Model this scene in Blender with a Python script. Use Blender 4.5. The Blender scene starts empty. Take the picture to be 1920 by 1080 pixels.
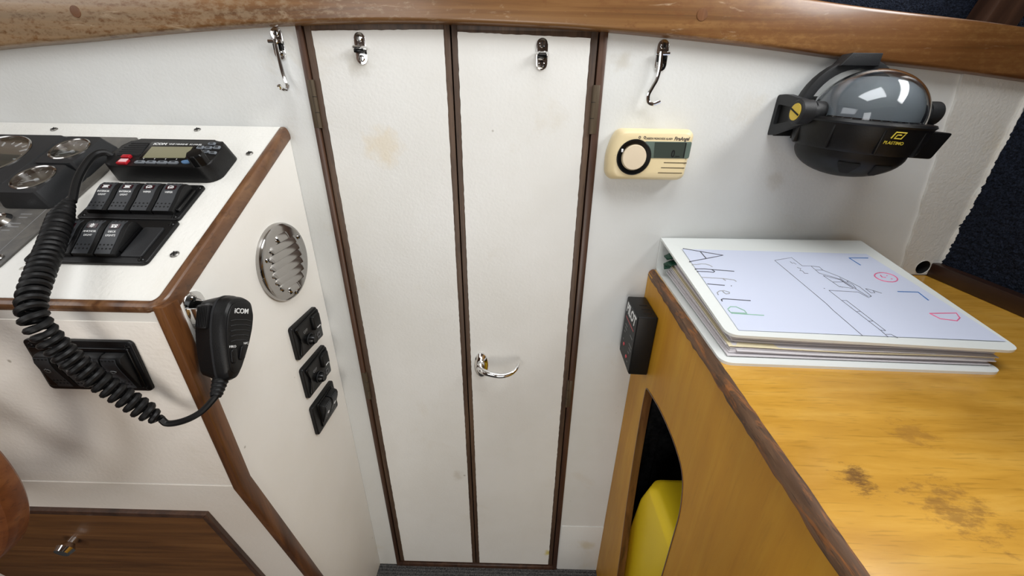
import bpy, bmesh, math, random
from mathutils import Matrix, Vector
from math import pi, sin, cos, sqrt, radians

random.seed(7)
SC = bpy.context.scene
COL = SC.collection

# ------------------------------------------------------------------ camera, sky, light, exposure
cam_d = bpy.data.cameras.new('camera')
cam = bpy.data.objects.new('camera', cam_d)
COL.objects.link(cam)
cam_d.sensor_width = 36.0
cam_d.lens = 13.3125
cam_d.clip_start = 0.01
cam.matrix_world = Matrix((
    (0.9997, -0.0203, 0.0095, 0.0),
    (0.0171, 0.4131, -0.9105, -0.55),
    (0.0146, 0.9105, 0.4133, 0.97625),
    (0, 0, 0, 1)))
SC.camera = cam

world = bpy.data.worlds.new('overcast_sky')
SC.world = world
world.use_nodes = True
wbg = world.node_tree.nodes['Background']
wbg.inputs['Color'].default_value = (0.80, 0.88, 1.0, 1)
wbg.inputs['Strength'].default_value = 0.6


def window_light(name, loc, target, sx, sy, power, col):
    d = bpy.data.lights.new(name, 'AREA')
    d.shape = 'RECTANGLE'
    d.size, d.size_y, d.energy, d.color = sx, sy, power, col
    o = bpy.data.objects.new(name, d)
    COL.objects.link(o)
    o.location = loc
    o.rotation_euler = (Vector(target) - Vector(loc)).to_track_quat('-Z', 'Y').to_euler()
    return o


DAY = (1.0, 0.995, 0.98)
WARM = (1.0, 0.94, 0.85)
window_light('daylight_aft_port', (-0.66, -1.66, 1.10), (-0.50, -0.2, 0.75), 0.46, 0.70, 4.0, DAY)
window_light('fill_aft_low', (-0.05, -1.66, 0.45), (-0.05, 0.0, 0.30), 0.46, 0.80, 6.6, WARM)  # added low fill to brighten the door bottoms, no known source
window_light('daylight_left', (-1.12, -0.62, 1.47), (0.2, -0.45, 0.8), 0.9, 0.40, 2.5, DAY)
window_light('daylight_right', (0.86, -0.42, 1.45), (-0.35, -0.30, 0.65), 0.8, 0.44, 14.6, DAY)
window_light('daylight_forward', (-0.1, 0.40, 1.53), (-0.1, -0.3, 1.0), 1.5, 0.42, 3.5, (0.97, 0.985, 1.0))
window_light('daylight_roof_hatch', (0.10, -0.50, 1.79), (0.10, -0.50, 0.0), 0.62, 0.46, 7.4, (0.97, 0.99, 1.0))

SC.view_settings.view_transform = 'Standard'
SC.view_settings.look = 'None'
SC.view_settings.gamma = 1.0
SC.view_settings.use_curve_mapping = False
SC.view_settings.exposure = -0.06


# ------------------------------------------------------------------ materials
def rgb(r, g, b):
    f = lambda c: ((c / 255 + 0.055) / 1.055) ** 2.4 if c > 10 else c / 255 / 12.92
    return (f(r), f(g), f(b), 1)


class NT:
    def __init__(s, name):
        s.m = bpy.data.materials.new(name)
        s.m.use_nodes = True
        s.t = s.m.node_tree
        s.b = s.t.nodes['Principled BSDF']
        s.tc = s.t.nodes.new('ShaderNodeTexCoord')

    def n(s, typ, **kw):
        nd = s.t.nodes.new('ShaderNode' + typ)
        for k, v in kw.items():
            if k.startswith('_'):
                setattr(nd, k[1:], v)
            else:
                nd.inputs[k.replace('__', ' ')].default_value = v
        return nd

    def l(s, a, b):
        s.t.links.new(a, b)

    def coords(s, scale=(1, 1, 1), rot=(0, 0, 0), src='Object'):
        mp = s.n('Mapping')
        mp.inputs['Scale'].default_value = scale
        mp.inputs['Rotation'].default_value = rot
        s.l(s.tc.outputs[src], mp.inputs['Vector'])
        return mp.outputs['Vector']

    def noise(s, vec, scale, detail=4, rough=0.5, dist=0.0):
        nd = s.n('TexNoise', Scale=scale, Detail=detail, Roughness=rough, Distortion=dist)
        s.l(vec, nd.inputs['Vector'])
        return nd.outputs['Fac']

    def ramp(s, fac, stops):
        r = s.n('ValToRGB')
        cr = r.color_ramp
        while len(cr.elements) < len(stops):
            cr.elements.new(0.5)
        for e, (p, c) in zip(cr.elements, stops):
            e.position = p
            e.color = c if len(c) == 4 else tuple(c) + (1,)
        s.l(fac, r.inputs['Fac'])
        return r.outputs['Color']

    def mix(s, fac, a, b, mode='MIX'):
        m = s.n('Mix', _data_type='RGBA', _blend_type=mode)
        for sock, v in ((m.inputs[0], fac), (m.inputs[6], a), (m.inputs[7], b)):
            if hasattr(v, 'is_output'):
                s.l(v, sock)
            else:
                sock.default_value = v
        return m.outputs[2]

    def bump(s, h, strength=0.2, dist=0.001, base=None):
        b = s.n('Bump', Strength=strength, Distance=dist)
        s.l(h, b.inputs['Height'])
        if base is not None:
            s.l(base, b.inputs['Normal'])
        s.l(b.outputs['Normal'], s.b.inputs['Normal'])
        return b.outputs['Normal']

    def col(s, c):
        if hasattr(c, 'is_output'):
            s.l(c, s.b.inputs['Base Color'])
        else:
            s.b.inputs['Base Color'].default_value = c

    def set(s, **kw):
        for k, v in kw.items():
            s.b.inputs[k.replace('__', ' ')].default_value = v
        return s


BLACK1 = (0, 0, 0, 1)
WHITE1 = (1, 1, 1, 1)


def plain(name, c, rough=0.5, metal=0.0, bump=0.0, bscale=900, **kw):
    t = NT(name)
    t.col(c)
    t.set(Roughness=rough, Metallic=metal, **kw)
    if bump:
        t.bump(t.noise(t.coords(), bscale, 2), bump, 0.0004)
    return t.m


def paint(name, c, c2, brush=(14, 60, 14), stain=0.35, rough=0.38, speck=True, bump=0.35, spots=()):
    t = NT(name)
    v = t.coords()
    big = t.noise(v, 5.0, 5, 0.6)
    base = t.mix(t.ramp(big, [(0.40, BLACK1), (0.70, WHITE1)]), c, c2)
    st = t.ramp(t.noise(v, 9.0, 6, 0.65, 0.6), [(0.60, BLACK1), (0.78, WHITE1)])
    m = t.n('Math', _operation='MULTIPLY')
    t.l(st, m.inputs[0]); m.inputs[1].default_value = stain
    base = t.mix(m.outputs[0], base, rgb(196, 184, 158))
    if speck:
        vo = t.n('TexVoronoi', Scale=17.0, Randomness=1.0)
        t.l(v, vo.inputs['Vector'])
        mask = t.ramp(vo.outputs['Distance'], [(0.030, WHITE1), (0.045, BLACK1)])
        gate = t.ramp(t.noise(v, 6.0, 2), [(0.52, BLACK1), (0.60, WHITE1)])
        mm = t.n('Math', _operation='MULTIPLY')
        t.l(mask, mm.inputs[0]); t.l(gate, mm.inputs[1])
        m3 = t.n('Math', _operation='MULTIPLY')
        t.l(mm.outputs[0], m3.inputs[0]); m3.inputs[1].default_value = 0.75
        base = t.mix(m3.outputs[0], base, rgb(128, 118, 100))
    for (px, py, pz, r, cc, k) in spots:
        d = t.n('VectorMath', _operation='DISTANCE')
        w = t.n('VectorMath', _operation='ADD')
        nz = t.n('TexNoise', Scale=55.0, Detail=4.0)
        t.l(v, nz.inputs['Vector'])
        sc = t.n('VectorMath', _operation='SCALE', Scale=r * 1.6)
        t.l(nz.outputs['Color'], sc.inputs[0])
        t.l(v, w.inputs[0]); t.l(sc.outputs[0], w.inputs[1])
        t.l(w.outputs[0], d.inputs[0]); d.inputs[1].default_value = (px + r * 0.8, py + r * 0.8, pz + r * 0.8)
        f = t.ramp(d.outputs['Value'], [(r * 0.35, (k, k, k)), (r, BLACK1)])
        base = t.mix(f, base, cc)
    t.col(base)
    t.set(Roughness=rough)
    vb = t.coords(brush)
    n1 = t.noise(vb, 6.0, 5, 0.6)
    n2 = t.noise(v, 260.0, 2, 0.5)
    ad = t.n('Math', _operation='MULTIPLY_ADD')
    t.l(n1, ad.inputs[0]); ad.inputs[1].default_value = 1.0; t.l(n2, ad.inputs[2])
    t.bump(ad.outputs[0], bump, 0.0006)
    return t.m


def wood(name, cols, scale=(3, 60, 60), rough=0.35, coat=0.0, wear=None, bump=0.25, big=2.2, pore=0.35, spots=()):
    """cols: dark, mid, light; scale stretches the grain (small along the grain)."""
    t = NT(name)
    v0 = t.coords()
    vs = t.coords(scale)
    g = t.noise(vs, 1.0, 8, 0.62, 0.5)
    c = t.ramp(g, [(0.30, cols[0]), (0.50, cols[1]), (0.70, cols[2])])
    b = t.noise(v0, big, 4, 0.55, 0.4)
    c = t.mix(t.ramp(b, [(0.35, (0.62, 0.62, 0.62)), (0.68, (1.18, 1.18, 1.18))]), BLACK1, c, 'MIX') if False else \
        t.mix(1.0, c, t.ramp(b, [(0.32, (0.66, 0.63, 0.60)), (0.70, (1.0, 1.0, 1.0))]), 'MULTIPLY')
    ps = t.coords((scale[0] * 4, scale[1] * 9, scale[2] * 9))
    p = t.ramp(t.noise(ps, 1.0, 3, 0.5), [(0.34, WHITE1), (0.42, BLACK1)])
    m = t.n('Math', _operation='MULTIPLY')
    t.l(p, m.inputs[0]); m.inputs[1].default_value = pore
    c = t.mix(m.outputs[0], c, tuple(x * 0.35 for x in cols[0][:3]) + (1,))
    if wear:
        wc, lo, hi, wscale = wear
        w = t.ramp(t.noise(t.coords(wscale), 1.0, 8, 0.7, 0.8), [(lo, BLACK1), (hi, WHITE1)])
        c = t.mix(w, c, wc)
    for (px, py, pz, r, cc, k) in spots:
        d = t.n('VectorMath', _operation='DISTANCE'); w = t.n('VectorMath', _operation='ADD')
        nz = t.n('TexNoise', Scale=140.0, Detail=5.0, Roughness=0.7)
        t.l(t.coords((0.45, 1, 1)), nz.inputs['Vector'])
        sc = t.n('VectorMath', _operation='SCALE', Scale=r * 3.2)
        t.l(nz.outputs['Color'], sc.inputs[0]); t.l(v0, w.inputs[0]); t.l(sc.outputs[0], w.inputs[1])
        t.l(w.outputs[0], d.inputs[0]); d.inputs[1].default_value = (px + r * 1.6, py + r * 1.6, pz + r * 1.6)
        f = t.ramp(d.outputs['Value'], [(r * 0.30, (k, k, k)), (r * 0.75, BLACK1)])
        c = t.mix(f, c, cc)
    t.col(c)
    t.set(Roughness=rough, Coat__Weight=coat, Coat__Roughness=0.15)
    t.bump(g, bump, 0.0006)
    return t.m


M = {}
SPOTS = ((0.226, -0.3705, 0.763, 0.016, rgb(92, 62, 40), 0.8), (0.270, -0.392, 0.763, 0.030, rgb(130, 92, 50), 0.6), (0.300, -0.330, 0.763, 0.022, rgb(150, 106, 52), 0.5))
M['paint'] = paint('painted_plywood', rgb(217, 219, 218), rgb(209, 210, 207), spots=((0.128, 0, 1.040, 0.016, rgb(184, 178, 164), 0.5), (0.175, 0, 0.085, 0.020, rgb(188, 176, 140), 0.5), (0.36, 0, 0.90, 0.014, rgb(180, 174, 160), 0.4)))
M['paint_door'] = paint('painted_door', rgb(224, 224, 221), rgb(217, 216, 211), stain=0.3, spots=((0.089, 0, 0.052, 0.011, rgb(206, 192, 110), 0.9), (-0.186, 0, 0.935, 0.030, rgb(214, 196, 160), 0.45), (-0.205, 0, 1.035, 0.020, rgb(176, 170, 156), 0.5), (-0.112, 0, 0.30, 0.016, rgb(170, 160, 140), 0.35)))
M['paint_panel'] = paint('painted_console_top', rgb(231, 230, 225), rgb(222, 220, 213), brush=(40, 8, 40), stain=0.25, bump=0.6)
M['paint_side'] = paint('painted_console_side', rgb(238, 236, 231), rgb(233, 230, 223), stain=0.15, bump=0.2)
M['paint_front'] = paint('console_front_warm_bounce', rgb(231, 225, 217), rgb(225, 217, 207), brush=(14, 14, 60), stain=0.2)  # white paint with warm bounce light put into the colour
M['paint_rough'] = paint('painted_fibreglass', rgb(212, 211, 206), rgb(200, 197, 190), brush=(30, 30, 18), stain=0.5, bump=0.9)
M['teak'] = wood('varnished_beam', (rgb(80, 52, 26), rgb(126, 87, 47), rgb(156, 116, 70)), (2.2, 40, 70), 0.34, 0.30, pore=0.06,
                 wear=(rgb(186, 164, 136), 0.61, 0.74, (16, 60, 110)),
                 spots=((-0.60, 0, 1.08, 0.55, rgb(160, 140, 112), 0.50), (0.45, 0, 1.06, 0.42, rgb(104, 62, 30), 0.5)))
M['mahogany'] = wood('dark_mahogany', (rgb(50, 32, 22), rgb(76, 51, 37), rgb(96, 68, 50)), (60, 60, 3), 0.4, 0.1)
M['door_edge'] = wood('stained_door_edge', (rgb(62, 46, 35), rgb(88, 68, 53), rgb(110, 88, 69)), (70, 70, 4), 0.5, 0.0)
M['trim'] = wood('varnished_trim', (rgb(74, 46, 28), rgb(108, 73, 46), rgb(134, 98, 66)), (60, 14, 24), 0.36, 0.2,
                 wear=(rgb(168, 148, 124), 0.62, 0.74, (16, 10, 30)))
M['post_trim'] = wood('varnished_post', (rgb(72, 42, 20), rgb(106, 66, 34), rgb(130, 86, 48)), (70, 70, 4), 0.36, 0.2)
M['beech'] = wood('varnished_table_top', (rgb(204, 150, 54), rgb(220, 166, 66), rgb(232, 181, 84)), (9, 60, 60), 0.25, 0.40,
                  wear=(rgb(132, 92, 44), 0.68, 0.92, (11, 15, 20)), big=7.0, pore=0.28, bump=0.12, spots=(SPOTS))
M['beech_side'] = wood('varnished_table_side', (rgb(204, 142, 26), rgb(214, 154, 34), rgb(222, 166, 46)), (34, 34, 3), 0.5, 0.0, pore=0.10, bump=0.1, big=3.0)
M['worn_edge'] = wood('worn_table_edge', (rgb(60, 42, 30), rgb(104, 74, 50), rgb(146, 112, 84)), (70, 5, 70), 0.6, 0.0,
                      wear=(rgb(150, 94, 46), 0.50, 0.60, (110, 14, 110)), bump=0.9, pore=0.6)
M['fiddle'] = wood('dark_fiddle', (rgb(34, 18, 12), rgb(50, 28, 18), rgb(64, 38, 24)), (60, 3, 60), 0.45, 0.1)
M['wheel_wood'] = wood('wheel_wood', (rgb(88, 46, 20), rgb(122, 70, 34), rgb(150, 98, 56)), (30, 30, 30), 0.4, 0.2)
M['locker_wood'] = wood('locker_oak', (rgb(82, 52, 26), rgb(112, 74, 38), rgb(132, 92, 52)), (3, 50, 50), 0.5)
M['black'] = plain('black_plastic', rgb(13, 13, 14), 0.42, bump=0.25, Specular__IOR__Level=0.30)
M['black_gloss'] = plain('black_gloss_plastic', rgb(9, 9, 10), 0.25, Specular__IOR__Level=0.30)
M['black_soft'] = plain('black_rubber', rgb(14, 14, 15), 0.48, Specular__IOR__Level=0.30)
M['charcoal'] = plain('charcoal_plastic', rgb(36, 37, 39), 0.5, bump=0.35, Specular__IOR__Level=0.30)
M['rocker'] = plain('rocker_plastic', rgb(58, 60, 63), 0.46, bump=0.2, Specular__IOR__Level=0.30)
M['grey_key'] = plain('grey_rubber_key', rgb(112, 118, 125), 0.55)
M['blue_key'] = plain('blue_key', rgb(86, 124, 164), 0.5)
M['red'] = plain('red_plastic', rgb(170, 20, 34), 0.35)
M['redwhite'] = plain('pale_red_cover', rgb(232, 190, 194), 0.25)
M['dark_hole'] = plain('dark_recess', rgb(8, 8, 8), 0.9)  # near-black puts the shade of slots, gaps and bores into colour; also inks digits
M['white_ink'] = plain('white_print', rgb(225, 226, 226), 0.6)
M['dim_ink'] = plain('faded_white_print', rgb(120, 120, 120), 0.6)
M['dark_ink'] = plain('dark_print', rgb(52, 48, 58), 0.7)
M['purple_lens'] = plain('dark_red_lens', rgb(46, 14, 22), 0.2)
M['yellow_ink'] = plain('yellow_print', rgb(206, 186, 60), 0.6)
M['red_led'] = plain('red_lamp_lens', rgb(190, 50, 60), 0.3)
M['chrome'] = plain('chrome', (0.80, 0.80, 0.80, 1), 0.10, 1.0)
M['steel'] = plain('polished_steel', (0.44, 0.425, 0.41, 1), 0.12, 1.0)
M['screw'] = plain('dull_screw', (0.30, 0.29, 0.27, 1), 0.45, 1.0)
M['bronze'] = plain('aged_brass', rgb(84, 72, 56), 0.5, 0.4)
M['screen'] = plain('lcd_screen', rgb(132, 130, 106), 0.15)
M['screen_dark'] = plain('co_lcd', rgb(64, 72, 66), 0.15)
M['teal'] = plain('green_grey_surround', rgb(96, 112, 104), 0.3)
M['cream'] = plain('aged_cream_plastic', rgb(226, 208, 165), 0.38, bump=0.1)
M['cream_knob'] = plain('cream_button', rgb(220, 204, 178), 0.35)
M['yellow_cap'] = plain('yellow_cap', rgb(212, 182, 52), 0.4)
M['can'] = plain('yellow_polythene', rgb(255, 222, 40), 0.4, bump=0.15, bscale=200)
M['cover'] = plain('white_vinyl', rgb(232, 236, 234), 0.28)
M['paper'] = plain('white_paper', rgb(212, 219, 240), 0.55)
M['pages'] = plain('page_edges', rgb(214, 210, 214), 0.6)
M['page_cream'] = plain('cream_page', rgb(232, 220, 186), 0.6)
M['tab'] = plain('dark_green_tab', rgb(14, 66, 48), 0.5)
M['dial'] = plain('glared_gauge_face', rgb(104, 99, 88), 0.35)  # lightened: glare and haze of the glass put into the face colour
M['pink'] = plain('pink_crayon', rgb(228, 110, 150), 0.7)
M['blue_pen'] = plain('blue_crayon', rgb(66, 116, 178), 0.7)
M['green_pen'] = plain('pale_green_crayon', rgb(150, 190, 170), 0.7)
M['grey_pen'] = plain('grey_pencil', rgb(160, 160, 160), 0.7)
M['pen'] = plain('black_pen', rgb(64, 64, 72), 0.7)


def m_slate():
    t = NT('scuffed_slate_plate')
    v = t.coords()
    c = t.mix(t.ramp(t.noise(v, 22, 7, 0.7, 0.5), [(0.38, BLACK1), (0.72, WHITE1)]), rgb(74, 72, 70), rgb(112, 108, 100))
    t.col(c); t.set(Roughness=0.42)
    t.bump(t.noise(v, 300, 3), 0.15, 0.0004)
    return t.m


def m_carpet(name, a, b, scale):
    t = NT(name)
    v = t.coords()
    c = t.ramp(t.noise(v, scale, 3, 0.7), [(0.36, a), (0.66, b)])
    t.col(c); t.set(Roughness=0.95, Specular__IOR__Level=0.1)
    t.bump(t.noise(v, scale * 1.4, 2), 0.9, 0.002)
    return t.m


def m_glass(name, rough=0.02):
    t = NT(name)
    t.col((0.93, 0.95, 0.96, 1))
    t.set(Roughness=rough, IOR=1.45, Transmission__Weight=1.0)
    return t.m


M['slate'] = m_slate()
M['card'] = plain('dome_haze_grey', rgb(122, 130, 138), 0.5)  # grey lightened to stand in for haze and reflections on the dome
M['navy'] = m_carpet('navy_carpet', rgb(12, 15, 22), rgb(36, 42, 56), 420)
M['floor'] = m_carpet('charcoal_ribbed_carpet', rgb(52, 52, 54), rgb(112, 112, 112), 380)
M['lining'] = m_carpet('added_dark_lining', rgb(20, 20, 22), rgb(42, 42, 44), 60)
M['glass'] = m_glass('clear_dome', 0.02)
M['lens'] = m_glass('gauge_glass', 0.02)
M['cabin'] = plain('cabin_headlining', rgb(176, 170, 158), 0.7)
M['cabin_wood'] = plain('cabin_side_wood', rgb(88, 60, 38), 0.5)


# ------------------------------------------------------------------ mesh helpers
# marks too small to pick apart: one joined part each
TINY = {'grip_dots', 'icon', 'slots', 'degree_marks', 'dial_marks', 'scribed_border', 'worn_markings', 'key_ticks', 'key_mark', 'fine_print', 'boat_sketch', 'smiling_face', 'letter', 'clip_jaw'}

def link(name, bm, mat, parent=None, mw=None, sharp=32, recalc=True):
    if recalc:
        bmesh.ops.recalc_face_normals(bm, faces=bm.faces[:])
    me = bpy.data.meshes.new(name)
    bm.to_mesh(me)
    bm.free()
    me.polygons.foreach_set('use_smooth', [True] * len(me.polygons))
    me.set_sharp_from_angle(angle=radians(sharp))
    for m_ in (mat if isinstance(mat, (list, tuple)) else [mat]):
        me.materials.append(m_)
    o = bpy.data.objects.new(name, me)
    COL.objects.link(o)
    if parent is not None:
        o.parent = parent
    if mw is not None:
        o.matrix_basis = mw
    if name in TINY:
        o['kind'] = 'stuff'
    return o


def tag(o, label=None, cat=None, group=None, kind=None):
    if label: o['label'] = label
    if cat: o['category'] = cat
    if group: o['group'] = group
    if kind: o['kind'] = kind
    return o


def thing(name, label, cat, mw=None, group=None):
    o = bpy.data.objects.new(name, None)
    o.empty_display_size = 0.02
    COL.objects.link(o)
    if mw is not None:
        o.matrix_world = mw
    return tag(o, label, cat, group)


def frame(o, x, y, z):
    m = Matrix.Identity(4)
    for i in range(3):
        m[i][0], m[i][1], m[i][2], m[i][3] = x[i], y[i], z[i], o[i]
    return m


def T(x, y, z=0.0): return Matrix.Translation((x, y, z))
def RX(a): return Matrix.Rotation(radians(a), 4, 'X')
def RY(a): return Matrix.Rotation(radians(a), 4, 'Y')
def RZ(a): return Matrix.Rotation(radians(a), 4, 'Z')


def _bev(bm, geom, r, seg):
    if r > 0:
        bmesh.ops.bevel(bm, geom=geom, offset=r, offset_type='OFFSET', segments=seg, profile=0.5,
                        affect='EDGES', clamp_overlap=True)


def box(bm, x0, x1, y0, y1, z0, z1, r=0.0, seg=2, mw=None):
    t = bmesh.new()
    vs = [t.verts.new((x, y, z)) for z in (z0, z1) for y in (y0, y1) for x in (x0, x1)]
    for f in ((0, 2, 3, 1), (4, 5, 7, 6), (0, 1, 5, 4), (2, 6, 7, 3), (0, 4, 6, 2), (1, 3, 7, 5)):
        t.faces.new([vs[i] for i in f])
    _bev(t, t.edges[:], r, seg)
    return merge(bm, t, mw)


def merge(bm, t, mw=None):
    if mw is not None:
        t.transform(mw)
    me = bpy.data.meshes.new('tmp')
    t.to_mesh(me); t.free()
    bm.from_mesh(me)
    bpy.data.meshes.remove(me)
    return bm


def rrect(cx, cy, w, h, r, n=5):
    pts = []
    for sx, sy, a0 in ((1, 1, 0), (-1, 1, 90), (-1, -1, 180), (1, -1, 270)):
        for k in range(n + 1):
            a = radians(a0 + 90 * k / n)
            pts.append((cx + sx * (w / 2 - r) + r * cos(a), cy + sy * (h / 2 - r) + r * sin(a)))
    return pts


def circ(cx, cy, r, n=32, ry=None):
    return [(cx + r * cos(2 * pi * k / n), cy + (ry or r) * sin(2 * pi * k / n)) for k in range(n)]


def round_poly(pts, r, n=4):
    """round the corners of a polygon"""
    out = []
    N = len(pts)
    rr = r if isinstance(r, (list, tuple)) else [r] * N
    for i in range(N):
        p = Vector(pts[i]); a = Vector(pts[i - 1]); b = Vector(pts[(i + 1) % N])
        d1 = (a - p); d2 = (b - p)
        k = min(rr[i], d1.length * 0.48, d2.length * 0.48)
        if k <= 1e-6:
            out.append(tuple(p)); continue
        s = p + d1.normalized() * k; e = p + d2.normalized() * k
        for j in range(n + 1):
            t = j / n
            q = s * (1 - t) ** 2 + p * 2 * t * (1 - t) + e * t * t
            out.append((q.x, q.y))
    return out


def prism(bm, pts, z0, z1, rt=0.0, rb=0.0, seg=3, mw=None, top_scale=None, top_shift=(0, 0), holes=()):
    """extrude a 2D outline from z0 to z1, rounding the rim; holes are further outlines"""
    t = bmesh.new()
    if not holes:
        lo = [t.verts.new((x, y, z0)) for x, y in pts]
        if top_scale is not None:
            cx = sum(p[0] for p in pts) / len(pts); cy = sum(p[1] for p in pts) / len(pts)
            up = [t.verts.new((cx + (x - cx) * top_scale + top_shift[0], cy + (y - cy) * top_scale + top_shift[1], z1)) for x, y in pts]
        else:
            up = [t.verts.new((x, y, z1)) for x, y in pts]
        n = len(pts)
        t.faces.new(lo[::-1]); ft = t.faces.new(up)
        for i in range(n):
            t.faces.new((lo[i], lo[(i + 1) % n], up[(i + 1) % n], up[i]))
        if rt: _bev(t, list(ft.edges), rt, seg)
        if rb:
            fb = [f for f in t.faces if all(abs(v.co.z - z0) < 1e-7 for v in f.verts)]
            _bev(t, list(fb[0].edges), rb, seg)
    else:
        es = []
        loops = []
        for loop in (pts,) + tuple(holes):
            vs = [t.verts.new((x, y, z0)) for x, y in loop]
            loops.append(vs)
            es += [t.edges.new((vs[i], vs[(i + 1) % len(vs)])) for i in range(len(vs))]
        bmesh.ops.triangle_fill(t, edges=es, use_beauty=True)
        fs = t.faces[:]
        mp = {v: t.verts.new((v.co.x, v.co.y, z1)) for v in t.verts[:]}
        for f in fs:
            t.faces.new([mp[v] for v in reversed(f.verts)])
        for vs in loops:
            for i in range(len(vs)):
                a, b = vs[i], vs[(i + 1) % len(vs)]
                t.faces.new((a, b, mp[b], mp[a]))
    return merge(bm, t, mw)


def tube(bm, pts, r, n=8, caps=True, closed=False, flat=1.0):
    pts = [Vector(p) for p in pts]
    N = len(pts)
    rr = r if isinstance(r, (list, tuple)) else [r] * N
    tang = []
    for i in range(N):
        if closed:
            d = pts[(i + 1) % N] - pts[i - 1]
        else:
            d = pts[min(i + 1, N - 1)] - pts[max(i - 1, 0)]
        tang.append(d.normalized())
    up = Vector((0, 0, 1))
    if abs(tang[0].dot(up)) > 0.9: up = Vector((1, 0, 0))
    nrm = (up - tang[0] * up.dot(tang[0])).normalized()
    rings = []
    for i in range(N):
        nrm = (nrm - tang[i] * nrm.dot(tang[i]))
        nrm.normalize()
        bn = tang[i].cross(nrm)
        rings.append([bm.verts.new(pts[i] + (nrm * cos(2 * pi * k / n) * flat + bn * sin(2 * pi * k / n)) * rr[i]) for k in range(n)])
    for i in range(N if closed else N - 1):
        a, b = rings[i], rings[(i + 1) % N]
        for k in range(n):
            bm.faces.new((a[k], a[(k + 1) % n], b[(k + 1) % n], b[k]))
    if caps and not closed:
        bm.faces.new(rings[0][::-1]); bm.faces.new(rings[-1])
    return bm


def spline(pts, per=8):
    P = [Vector(p) for p in pts]
    P = [P[0] * 2 - P[1]] + P + [P[-1] * 2 - P[-2]]
    out = []
    for i in range(1, len(P) - 2):
        p0, p1, p2, p3 = P[i - 1:i + 3]
        for k in range(per):
            t = k / per
            out.append(0.5 * ((2 * p1) + (p2 - p0) * t + (2 * p0 - 5 * p1 + 4 * p2 - p3) * t * t + (3 * p1 - p0 - 3 * p2 + p3) * t ** 3))
    out.append(P[-2])
    return out


def lathe(bm, prof, n=40, mw=None, a0=0.0, a1=360.0):
    """prof: (r, z) pairs turned about local Z"""
    t = bmesh.new()
    full = abs(a1 - a0 - 360) < 1e-6
    cols = n if full else n + 1
    rings = []
    for r, z in prof:
        if r < 1e-7:
            rings.append([t.verts.new((0, 0, z))])
        else:
            rings.append([t.verts.new((r * cos(radians(a0 + (a1 - a0) * k / n)), r * sin(radians(a0 + (a1 - a0) * k / n)), z)) for k in range(cols)])
    for a, b in zip(rings, rings[1:]):
        for k in range(n):
            k2 = (k + 1) % cols
            if len(a) == 1 and len(b) == 1: continue
            if len(a) == 1: t.faces.new((a[0], b[k], b[k2]))
            elif len(b) == 1: t.faces.new((a[k], a[k2], b[0]))
            else: t.faces.new((a[k], a[k2], b[k2], b[k]))
    return merge(bm, t, mw)


def cyl(bm, x, y, z0, z1, r, n=20, rt=0.0, mw=None):
    if rt:
        return lathe(bm, [(0, z0), (r, z0), (r, z1 - rt), (r - rt * 0.3, z1 - rt * 0.3), (r - rt, z1), (0, z1)], n, (mw or Matrix()) @ T(x, y))
    return lathe(bm, [(0, z0), (r, z0), (r, z1), (0, z1)], n, (mw or Matrix()) @ T(x, y))


def N(): return bmesh.new()


def sweep(bm, path, section):
    """path: list of (origin, a-axis, b-axis); section: 2D pts"""
    rings = [[bm.verts.new(Vector(o) + Vector(a) * u + Vector(b) * v) for u, v in section] for o, a, b in path]
    n = len(section)
    for p, q in zip(rings, rings[1:]):
        for k in range(n):
            bm.faces.new((p[k], p[(k + 1) % n], q[(k + 1) % n], q[k]))
    bm.faces.new(rings[0][::-1]); bm.faces.new(rings[-1])
    return bm


def text(name, s, size, parent, mw, mat, align='CENTER', depth=0.00015, shear=0.0, bold=0.0, sx=1.0):
    c = bpy.data.curves.new('t', 'FONT')
    c.body = s; c.size = size; c.align_x = align; c.align_y = 'CENTER'
    c.extrude = depth; c.shear = shear; c.offset = bold
    c.resolution_u = 3
    o = bpy.data.objects.new('t', c)
    me = bpy.data.meshes.new_from_object(o)
    bpy.data.objects.remove(o); bpy.data.curves.remove(c)
    me.transform(Matrix.Scale(sx, 4, (1, 0, 0)))
    me.name = name
    me.materials.clear(); me.materials.append(mat)
    o = bpy.data.objects.new(name, me)
    COL.objects.link(o)
    o.parent = parent
    o.matrix_basis = mw
    if len(s) > 1: o['kind'] = 'stuff'
    return o


def strokes(name, lines, r, parent, mat, mw=None, flat=0.35, n=6):
    bm = N()
    for L in lines:
        L = [tuple(p) + (0,) * (3 - len(p)) for p in L]
        tube(bm, L, r, n, flat=1.0)
    o = link(name, bm, mat, parent, mw)
    return o


def screw_head(parent, x, y, z, r, mat=None, kind='slot', name='screw', rot=0.0):
    bm = N()
    lathe(bm, [(0, 0), (r, 0), (r, r * 0.22), (r * 0.75, r * 0.42), (0, r * 0.5)], 18)
    o = link(name, bm, mat or M['steel'], parent, T(x, y, z) @ RZ(rot))
    return o


def screw_slot(parent, x, y, z, r, cross=False, rot=0.0, name='screw_slot'):
    bm = N()
    box(bm, -r * 0.75, r * 0.75, -r * 0.11, r * 0.11, r * 0.44, r * 0.54)
    if cross: box(bm, -r * 0.11, r * 0.11, -r * 0.75, r * 0.75, r * 0.44, r * 0.54)
    return link(name, bm, M['dark_hole'], parent, T(x, y, z) @ RZ(rot))


def screw(parent, x, y, z, r, mat=None, cross=False, rot=0.0, deep=True):
    s = screw_head(parent, x, y, z, r, mat)
    s.matrix_basis = T(x, y, z) @ RZ(rot)
    if deep: screw_slot(s, 0, 0, 0, r, cross)
    return s


def struct(name, bm, mat, parent=None, **k):
    o = link(name, bm, mat, parent, **k)
    if parent is None: o['kind'] = 'structure'
    return o


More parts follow.
